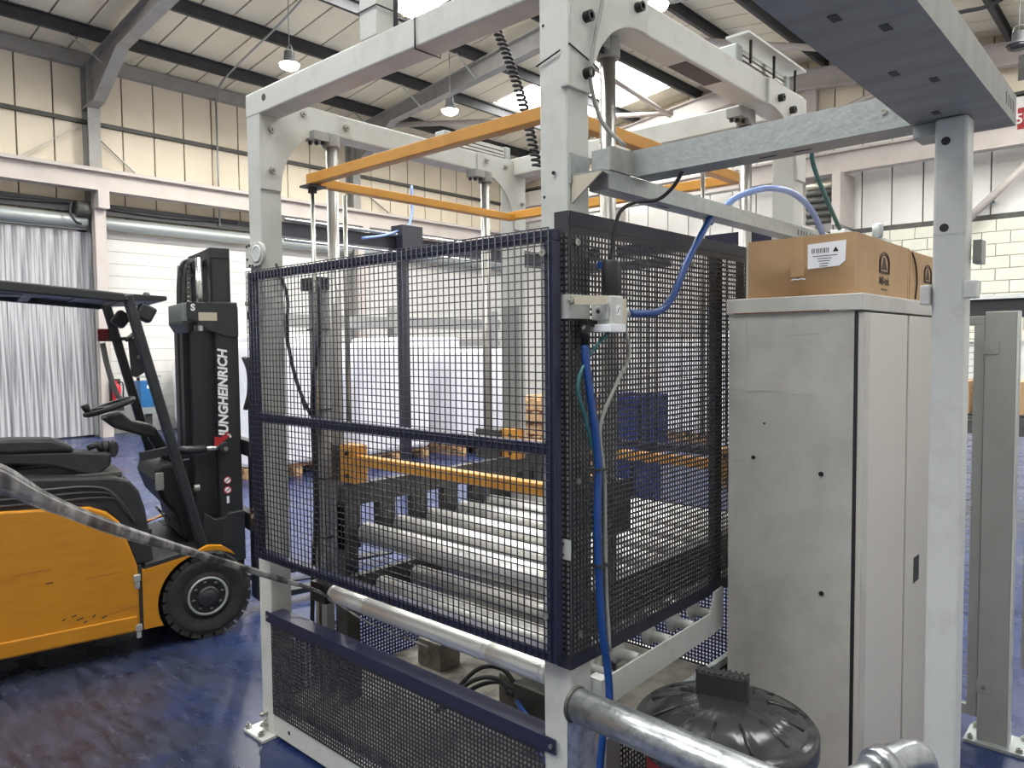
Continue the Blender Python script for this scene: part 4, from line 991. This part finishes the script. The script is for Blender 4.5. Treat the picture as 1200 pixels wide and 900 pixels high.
# seat and armrest
ar = MB(); ar.prism([(-1.02, 1.10), (-1.0, 1.125), (-.83, 1.125), (-.66, 1.112), (-.58, 1.075), (-.565, 1.04), (-.72, 1.05), (-1.0, 1.06)], 'y', .15, .30); ar.build('armrest_pad', BLACK, fk, .02)
ab = MB(); ab.prism([(-1.0, 1.07), (-.72, 1.05), (-.565, 1.04), (-.40, 1.018), (-.405, .955), (-.44, .93), (-.47, .905), (-.55, .93), (-.66, .975), (-.83, 1.0), (-1.0, 1.0)], 'y', .16, .31); abo = ab.build('armrest_console', BLACK, fk, .012)
MB().path(spline([(-.505, .22, 1.04), (-.48, .23, 1.062), (-.44, .24, 1.065), (-.42, .24, 1.03)]), [.016]*18+[.014], 10).build('joystick_grip', BLACK, abo) if False else MB().path([(-.50, .23, 1.045), (-.455, .24, 1.06), (-.43, .24, 1.02)], [.014, .02, .016], 10).build('joystick_grip', BLACK, abo)
MB().path([(-.415, .24, 1.0), (-.418, .24, 1.075)], [.014, .02], 10).build('joystick_lever', BLACK, abo)
MB().prism([(-.40, 1.0), (-.395, 1.06), (-.375, 1.078), (-.36, 1.05), (-.365, 1.01), (-.385, .985)], 'y', .2, .29).build('palm_rest', BLACK, abo, .008)
st_ = MB(); st_.prism([(-1.3, .95), (-1.3, 1.06), (-.85, 1.06), (-.66, 1.0), (-.64, .94)], 'y', .34, .85); st_.build('seat_cushion', BLACK, fk, .04)
MB().prism([(-1.30, 1.0), (-1.42, 1.55), (-1.52, 1.55), (-1.44, 1.0)], 'y', .34, .85).build('seat_back', BLACK, fk, .04)
MB().box(-.95, -.55, .2, .75, .90, .965).build('seat_rail', BLACKM, fk)
# mast
def mast_ch(x0, x1, y0, y1, z0, z1, nm):
    m_ = MB(); m_.box(x0, x1, y0, y0+.012, z0, z1); m_.box(x0, x0+.012, y0, y1, z0, z1); m_.box(x1-.012, x1, y0, y1, z0, z1); return m_.build(nm, BLACKM, fk, .003)
mo = mast_ch(.13, .262, .2, .27, .06, 1.81, 'outer_mast')
mast_ch(.13, .262, .80, .87, .06, 1.81, 'outer_mast')
mast_ch(.14, .248, .275, .34, .2, 2.12, 'inner_mast'); mast_ch(.14, .248, .73, .795, .2, 2.12, 'inner_mast')
MB().box(.14, .24, .27, .80, 2.06, 2.118).build('mast_crosshead', BLACKM, fk, .003)
for y in (.30, .76): MB().cyl((.085, y, .25), (.085, y, 1.68), .034, 18).build('lift_cylinder', BLACKM, fk); MB().cyl((.085, y, 1.68), (.085, y, 2.06), .018, 14).build('piston_rod', STEEL, fk)
MB().lathe((.08, .47, 2.02), [(.05, 0), (.055, .006), (.04, .012), (.04, .028), (.055, .034), (.05, .04)], 24, 'y').build('chain_pulley', BLACKM, fk)
for y in (.40, .52):
    c_ = MB()
    for k in range(60): c_.box(.045, .062, y, y+.022, .5+.026*k, .522+.026*k)
    o_ = c_.build('lift_chain', GREY, fk)
for y in (.44, .56, .6): hose('mast_hose', [(.03, y, .4), (.035, y, 1.2), (.04, y, 1.9), (.07, y, 2.05), (.10, y, 1.98)], .013, BLACK, fk)
MB().box(.02, .13, .24, .29, .3, 1.65).build('mast_guide', BLACKM, fk); MB().box(.0, .10, .36, .43, .3, 1.7).build('mast_guide', BLACKM, fk); MB().box(.03, .12, .62, .72, .3, 1.7).build('mast_guide', BLACKM, fk)
MB().box(-.03, -.004, .2, .56, 1.70, 1.80).build('mast_tie', mat('grey green paint', (112, 120, 116), .4), fk, .003)
MB().prism([(-.03, 1.69), (-.03, 1.705), (.0, 1.705), (.0, 1.64)], 'y', .2, .56).build('tie_lip', BLACKM, fk)
tp_ = MB(); tp_.prism([(-.008, 1.806), (.25, 1.806), (.262, 1.78), (.262, 1.615), (.20, 1.615), (.105, 1.65), (.04, 1.70), (-.008, 1.715)], 'y', .188, .2); tpo = tp_.build('mast_side_plate', BLACKM, fk, .003)
MB().box(.05, .147, .1865, .188, 1.705, 1.75).build('type_plate', SILV, tpo)
text('hook_mark', 'S', .05, (.022, .187, 1.775), (1, 0, 0), (0, 0, 1), WTEXT, tpo, off=.002)
text('lettering', 'JUNGHEINRICH', .0695, (.172, .1985, 1.30), (.012, 0, 1), (-1, 0, .012), WTEXT, mo, off=.0026, shear=.18)
MB().prism([(.115, .99), (.18, 1.04), (.20, 1.06), (.19, 1.085), (.15, 1.05), (.118, 1.06)], 'y', .1975, .1995).build('red_mark', RED, mo)
for i, z in enumerate((.805, .75)): 
    MB().lathe((.18, .199, z), [(.022, 0), (.022, -.001)], 20, 'y').build('warning_sticker', RED, mo); MB().lathe((.18, .198, z), [(.016, 0), (.016, -.0008)], 20, 'y').build('sticker_centre', PAPER, mo); MB().bar((.168, .1968, z-.01), (.192, .1968, z+.01), .001, .005).build('sticker_bar', INK, mo)
MB().box(.173, .187, .1975, .199, .675, .715).build('warning_sticker', PAPER, mo)
MB().path([(-.10, .18, 1.0), (.06, .18, .998)], .022, 16).build('tilt_cylinder', BLACKM, fk); MB().path([(.06, .18, .998), (.13, .18, .996)], .014, 14).build('tilt_rod', STEEL, fk)
MB().lathe((.165, .16, .995), [(.03, 0), (.03, .05)], 18, 'y').build('tilt_pin', BLACKM, fk); bolt('grease_nipple', (.165, .16, .99), '-y', .012, .01, BOLT, fk)
lp = MB(); lp.prism([(.04, .645), (.10, .60), (.15, .60), (.17, .625), (.262, .628), (.262, .345), (.13, .33), (.02, .45)], 'y', .165, .2); lpo = lp.build('mast_foot', BLACKM, fk, .006)
MB().prism(arc(.172, .575, .03, 0, 180, 10)+arc(.172, .48, .03, 180, 360, 10), 'y', .163, .165).build('foot_recess', BLACK, lpo)
bolt('mast_pivot', (.07, .165, .44), '-y', .022, .012, RUST, lpo)
bolt('work_fitting', (.03, .2, .78), '-x', .02, .03, BOLT, fk)
# carriage and forks
cg = MB(); cg.box(.29, .34, .15, .95, .93, 1.02); cg.box(.29, .34, .15, .95, .50, .60); cgo = cg.build('fork_carriage', BLACKM, fk, .004)
for y in (.17, .55, .92): MB().box(.30, .33, y-.012, y+.012, 1.0, 1.50).build('load_backrest', BLACKM, cgo)
hose('backrest_loop', [(.29, .2, 1.5), (.31, .18, 1.42), (.31, .18, 1.3), (.29, .2, 1.2)], .014, BLACKM, cgo)
for y in (.3, .75): 
    f_ = MB(); f_.prism([(.34, 1.0), (.375, 1.0), (.375, .09), (1.45, .06), (1.45, .045), (.36, .05), (.34, .07)], 'y', y-.05, y+.05); f_.build('fork', BLACKM, fk, .003)

# ================================================================== RIGHT HAND FENCE
def fence_post(x, y, label):
    t = thing('fence_post', (x, y, 0), label, 'post', 'grey fence posts')
    p_ = box('post', GREYP, (x-.05, x+.05, y, y+.04, .012, 1.66), t, .003)
    box('post_edge', WHITE2, (x+.05, x+.056, y-.002, y+.05, .012, 1.66), t)
    box('base_plate', LIGHTG, (x-.09, x+.11, y-.03, y+.12, 0, .014), t, .002)
    for dx, dy in ((-.07, .1), (.09, -.01), (.09, .1), (-.07, -.01)): bolt('anchor_bolt', (x+dx, y+dy, .014), 'z', .01, .014, BOLT, t, False)
    for z in (1.5, .2):
        b_ = box('fixing_plate', GREYP, (x-.052, x-.005, y-.004, y, z, z+.05), t, .001); bolt('screw', (x-.028, y-.004, z+.025), '-y', .007, .005, BOLT, b_)
    return t
fence_post(2.225, 1.78, 'grey steel fence post on a bolted base plate right of the white upright')
def fence_panel(x0, x1, y, z0, z1, label):
    t = thing('wire_fence', ((x0+x1)/2, y, z0), label, 'fence panel', 'grey wire fence panels')
    for b_ in ((x0, x1, y, y+.025, z1-.035, z1), (x0, x1, y, y+.025, z0, z0+.04), (x0, x0+.035, y, y+.025, z0+.04, z1-.035), (x1-.035, x1, y, y+.025, z0+.04, z1-.035)): box('frame_bar', GREYP, b_, t, .002)
    o = wires(x0+.035, x1-.035, z0+.04, z1-.035, y+.012, .05, .026, .002).build('wire_mesh', LIGHTG, t); o['kind'] = 'stuff'
fence_panel(1.55, 2.17, 1.80, .09, 1.645, 'grey framed wire fence panel left of the grey fence post')
fence_panel(2.30, 3.1, 1.86, .3, 1.58, 'grey framed wire fence panel at the right edge of the photo')

# ================================================================== BACKGROUND
# navy gantry of the next machine
GBLK = mat('blackened gantry steel', (30, 31, 40), .5)
ga = thing('gantry', (-4, 4.5, 0), 'dark navy gantry with a long top beam seen through the mesh guard', 'gantry')
box('top_beam', GBLK, (-4.05, -3.93, 2.5, 7.4, 2.66, 2.80), ga)
MB().cyl((-3.9, 2.5, 2.82), (-3.9, 7.4, 2.82), .02, 10).build('rail', STEEL, ga); MB().cyl((-3.9, 2.5, 2.62), (-3.9, 7.4, 2.62), .016, 10).build('rail', STEEL, ga)
for y in (4.07, 7.0):
    p_ = box('post', GBLK, (-4.04, -3.94, y-.05, y+.05, 0, 2.66), ga)
    for s_ in (-1, 1): MB().prism([(y+s_*.05, 2.66), (y+s_*.2, 2.66), (y+s_*.05, 2.5)], 'x', -4.0, -3.98).build('knee_plate', GBLK, p_)
box('carriage_box', GBLK, (-4.0, -3.8, 3.92, 4.22, 2.66, 2.92), ga)
hose('blue_cable', [(-3.9, 4.0, 2.88), (-3.85, 3.7, 2.78), (-3.85, 3.4, 2.72)], .015, BLUEL, ga)
hose('blue_cable', [(-3.85, 4.05, 2.9), (-3.9, 4.15, 3.1), (-3.9, 4.15, 3.4)], .015, BLUEL, ga)
box('cross_beam', GBLK, (-3.94, -2.2, 6.95, 7.05, 2.55, 2.66), ga)
# white wrapped loads
def load(x, y, sx, sy, h, label, par_m=WRAP, pallet=True, group='white wrapped pallet loads'):
    t = thing('wrapped_load', (x, y, 0), label, 'pallet load', group)
    m_ = MB(); n = 8
    z0 = .14 if pallet else .0
    b_ = m_.box(x-sx/2, x+sx/2, y-sy/2, y+sy/2, z0, h)
    o = m_.build('wrapped_block', par_m, t, .06)
    if pallet:
        for dy in (-.42, 0, .42): box('pallet_runner', WOOD, (x-sx/2, x+sx/2, y+dy*sy-.05, y+dy*sy+.05, 0, .1), t)
        for k in range(5): box('pallet_board', WOOD, (x-sx/2+sx*k/5, x-sx/2+sx*k/5+sx*.13, y-sy/2, y+sy/2, .1, .135), t)
    return t
load(-5.7, 3.4, 1.0, 1.2, 1.62, 'white wrapped pallet load left of the gantry post, nearest the forklift')
load(-5.6, 4.85, 1.0, 1.2, 1.60, 'white wrapped pallet load directly behind the gantry post')
load(-5.3, 6.3, 1.0, 1.2, 1.50, 'white wrapped pallet load to the right of the gantry post')
load(-7.2, 4.4, 1.0, 1.4, 1.75, 'white wrapped pallet load in the second row behind the gantry')
load(-7.0, 6.6, 1.2, 1.4, 1.7, 'tall white wrapped pallet load furthest right in the second row')
# grey machine bars behind the loads
gm = thing('grey_machine', (-8.5, 7, 0), 'grey horizontal machine beam above the wrapped loads', 'machine')
box('beam', GREYP, (-8.6, -8.45, 5.0, 10.5, 1.9, 2.12), gm); box('beam', GREYP, (-8.6, -8.45, 5.0, 10.5, 1.55, 1.66), gm)
for y in (5.1, 7.6, 10.3): box('leg', GREYP, (-8.62, -8.43, y-.1, y+.1, 0, 2.3), gm)
# bales of white insulation against the left wall
for i, (y, h, s_, lab) in enumerate(((4.98, 1.55, .78, 'puffy white wrapped bale on the wall just right of the blue charger'), (5.95, 1.68, .9, 'taller puffy white wrapped bale behind the forklift mast'), (7.05, 1.6, .95, 'puffy white wrapped bale half hidden by the mesh guard'))):
    t = thing('white_bale', (-11.1, y, 0), lab, 'bale', 'white bales along the left wall')
    m_ = MB(); vs = []; fs = []; nu_, nv_ = 24, 14
    for j in range(nv_+1):
        for k in range(nu_):
            a = 2*PI*k/nu_; v = j/nv_; q_ = (abs(math.cos(a))**5+abs(math.sin(a))**5)**(-.2)
            rr_ = (1-abs(2*v-1)**7*.35)*(1+.035*math.sin(5*a+3*v+i)+.03*math.sin(9*v+2*a))
            vs.append((-11.1+.5*q_*rr_*math.cos(a), y+s_*.5*q_*rr_*math.sin(a), h*v))
    for j in range(nv_):
        for k in range(nu_): fs.append((j*nu_+k, j*nu_+(k+1) % nu_, (j+1)*nu_+(k+1) % nu_, (j+1)*nu_+k))
    fs.append(tuple(range(nu_-1, -1, -1))); fs.append(tuple(nv_*nu_+k for k in range(nu_)))
    m_.add(vs, fs, True); o = m_.build('bale', WRAP, t); sb = o.modifiers.new('sub', 'SUBSURF'); sb.levels = 1; sb.render_levels = 1
    for z in (.55, 1.05): MB().prism([(y-.28, z), (y-.23, z+.1), (y-.18, z), (y-.21, z), (y-.21, z-.06), (y-.25, z-.06), (y-.25, z)], 'x', -10.56, -10.555).build('print_mark', INK, o)
# pallet stack and blue crates behind the machine
def pallet(x, y, z, par):
    for dy in (-.5, 0, .5): box('runner', WOOD, (x-.5, x+.5, y+dy-.05, y+dy+.05, z, z+.1), par)
    for k in range(6): box('board', WOOD, (x-.5+.18*k, x-.5+.18*k+.1, y-.55, y+.55, z+.1, z+.125), par)
for k in range(7):
    t = thing('pallet', (-2.5, 5.3, .14*k), '%s wooden pallet of the stack left of the far corner post' % ('lowest', 'second lowest', 'third lowest', 'fourth lowest', 'third from top', 'second from top', 'topmost')[k], 'pallet', 'stacked wooden pallets')
    pallet(-2.5+random.uniform(-.03, .03), 5.3+random.uniform(-.03, .03), .14*k, t)
for i, (x, y, z, h, lab) in enumerate(((-.42, 3.35, 0, .75, 'lower blue plastic crate on the floor behind the perforated guard'), (-.38, 3.35, .75, .42, 'upper blue plastic crate stacked behind the perforated guard'))):
    t = thing('plastic_crate', (x, y, z), lab, 'crate', 'blue plastic crates'); m_ = MB(); q = .17 if i else .15
    m_.box(x-q, x+q, y-.2, y+.2, z, z+.02); m_.box(x-q, x+q, y-.2, y-.18, z, z+h); m_.box(x-q, x+q, y+.18, y+.2, z, z+h); m_.box(x-q, x-q+.02, y-.2, y+.2, z, z+h); m_.box(x+q-.02, x+q, y-.2, y+.2, z, z+h)
    m_.build('walls', BLUECR, t); box('rim', BLUECR, (x-q-.02, x+q+.02, y-.22, y-.2, z+h-.05, z+h), t)
load(-1.2, 8.2, 1.2, 1.2, 1.7, 'white wrapped load far behind the perforated guard', group='white wrapped loads beyond the machine')
load(-2.9, 9.6, 1.2, 1.2, 1.6, 'white wrapped load furthest back, beyond the pallet stack', group='white wrapped loads beyond the machine')
# conveyor beyond the fence
cvb = thing('dark_conveyor', (.9, 6.2, 0), 'dark conveyor with black legs beyond the wire fence', 'conveyor')
box('frame', GREY, (.2, 2.2, 5.9, 6.7, .75, .9), cvb); box('belt', BLACK, (.2, 2.2, 5.95, 6.65, .9, .92), cvb)
for x in (.3, 1.2, 2.1): box('leg', BLACK, (x-.05, x+.05, 5.95, 6.05, 0, .75), cvb); 
for k in range(3):
    t = thing('tan_carton', (.75+.42*k, 6.3, .92), '%s plain tan carton on the dark conveyor' % ('leftmost', 'middle', 'rightmost')[k], 'box', 'cartons on the dark conveyor')
    box('carton_body', CARD, (.58+.42*k, .92+.42*k, 6.05, 6.5, .92, 1.2), t, .004); box('tape', PAPER, (.73+.42*k, .77+.42*k, 6.049, 6.501, .95, 1.201), t)
gb = thing('dark_gantry', (.6, 9, 0), 'black overhead gantry beam in the distance beyond the fence', 'gantry')
box('beam', BLACK, (-1.0, 2.6, 9.0, 9.2, 1.83, 2.05), gb); box('top_flange', WHITE2, (-1.0, 2.6, 8.95, 9.25, 2.05, 2.10), gb)
for x in (-.9, 2.5): box('leg', BLACK, (x-.08, x+.08, 9.02, 9.18, 0, 1.83), gb)
# charred looking roll bundle hung on the back girder
rb_ = thing('roll_bundle', (-2.75, YB-.9, 3.9), 'bundle of stacked dark rolls on the back wall behind the carton', 'rolls')
for k in range(6): MB().lathe((-3.05, YB-.8, 4.0+.14*k), [(.05, 0), (.068, .01), (.068, .5), (.05, .51)], 14, 'x').build('roll', SILV if k == 5 else GREY, rb_)
box('bracket', STRUCTW, (-2.52, -2.36, YB-.9, YB-.06, 3.88, 4.92), rb_)
# things on the left wall
fe = thing('fire_extinguisher', (-11.280, 3.53, .5), 'red fire extinguisher in a black holder by the column', 'extinguisher')
MB().lathe((-11.250, 3.53, .52), [(.06, 0), (.07, .02), (.07, .36), (.05, .41), (.02, .43), (.02, .48)], 20).build('cylinder', REDEX, fe)
box('holder', BLACK, (-11.330, -11.180, 3.44, 3.62, .47, .56), fe); box('holder_back', BLACK, (-11.340, -11.310, 3.44, 3.62, .5, 1.03), fe)
box('label', PAPER, (-11.182, -11.179, 3.50, 3.56, .64, .72), fe); hose('discharge_hose', [(-11.230, 3.53, .98), (-11.200, 3.62, .95), (-11.200, 3.62, .7)], .012, BLACK, fe)
bc = thing('blue_charger', (-11.3, 4.1, .45), 'blue battery charger cabinet on a grey stand by the left wall', 'charger')
box('case', BLUEBOX, (-11.5, -11.2, 3.92, 4.26, .5, .98), bc, .01); box('display', PAPER, (-11.2, -11.195, 4.03, 4.12, .84, .9), bc); box('stand', LIGHTG, (-11.5, -11.2, 3.93, 4.27, .38, .5), bc); box('leg', GREY, (-11.4, -11.3, 4.05, 4.15, 0, .38), bc)
box('hood', LIGHTG, (-11.5, -11.18, 3.9, 4.28, 1.04, 1.07), bc)
for y in (3.97, 4.2): box('hood_bracket', GREY, (-11.45, -11.4, y-.02, y+.02, .98, 1.04), bc)
# red sign hanging at the right edge
sg_ = thing('red_sign', (2.24, 2.16, 2.4), 'small red sign with white figures at the right edge', 'sign')
box('board', RED, (2.205, 2.33, 2.16, 2.165, 2.405, 2.49), sg_)
text('figures', '5U', .055, (2.23, 2.1595, 2.445), (1, 0, 0), (0, 0, 1), WTEXT, sg_, off=.001)
box('picture_board', GREY, (2.203, 2.33, 2.16, 2.165, 2.60, 2.70), sg_); MB().cyl((2.26, 2.163, 2.49), (2.26, 2.163, 3.2), .004, 6).build('hanger', LIGHTG, sg_)

# shutter motor beside the column and white trunking behind the carton
sm_ = thing('shutter_motor', (XL+.3, 3.2, 3.75), 'dark shutter motor with looped cables at the top of the column', 'motor')
MB().lathe((XL+.32, 3.06, 3.98), [(.06, 0), (.12, .02), (.12, .18), (.09, .22)], 18, 'y').build('housing', GREY, sm_)
box('gearbox', PURL, (XL+.12, XL+.3, 3.1, 3.3, 3.85, 4.12), sm_)
hose('cable', [(XL+.34, 3.0, 4.1), (XL+.4, 2.95, 3.9), (XL+.36, 3.05, 3.75), (XL+.2, 3.2, 3.75)], .02, BLACK, sm_)
tk = thing('white_trunking', (1.5, 2.6, 1.95), 'white cable trunking with small boxes behind the cardboard carton', 'trunking')
box('trunk', WHITE2, (1.42, 1.5, 1.75, 4.2, 1.985, 2.055), tk, .003)
box('sensor_box', WHITE2, (1.43, 1.5, 2.28, 2.5, 2.055, 2.10), tk, .004); box('sensor_box', WHITE2, (1.44, 1.5, 2.9, 3.05, 2.055, 2.12), tk, .004)
MB().lathe((1.47, 2.9, 2.12), [(.02, 0), (.028, .01), (.028, .07), (.015, .08)], 14).build('sensor_head', LIGHTG, tk)
box('support_leg', WHITE2, (1.43, 1.49, 4.0, 4.06, 0, 1.985), tk); box('support_leg', WHITE2, (1.43, 1.49, 1.9, 1.96, 0, 1.985), tk)
hose('white_conduit', [(1.5, 2.95, 2.07), (1.56, 3.1, 2.05), (1.58, 3.4, 1.95), (1.58, 3.5, 1.8)], .014, WHITE2, tk)
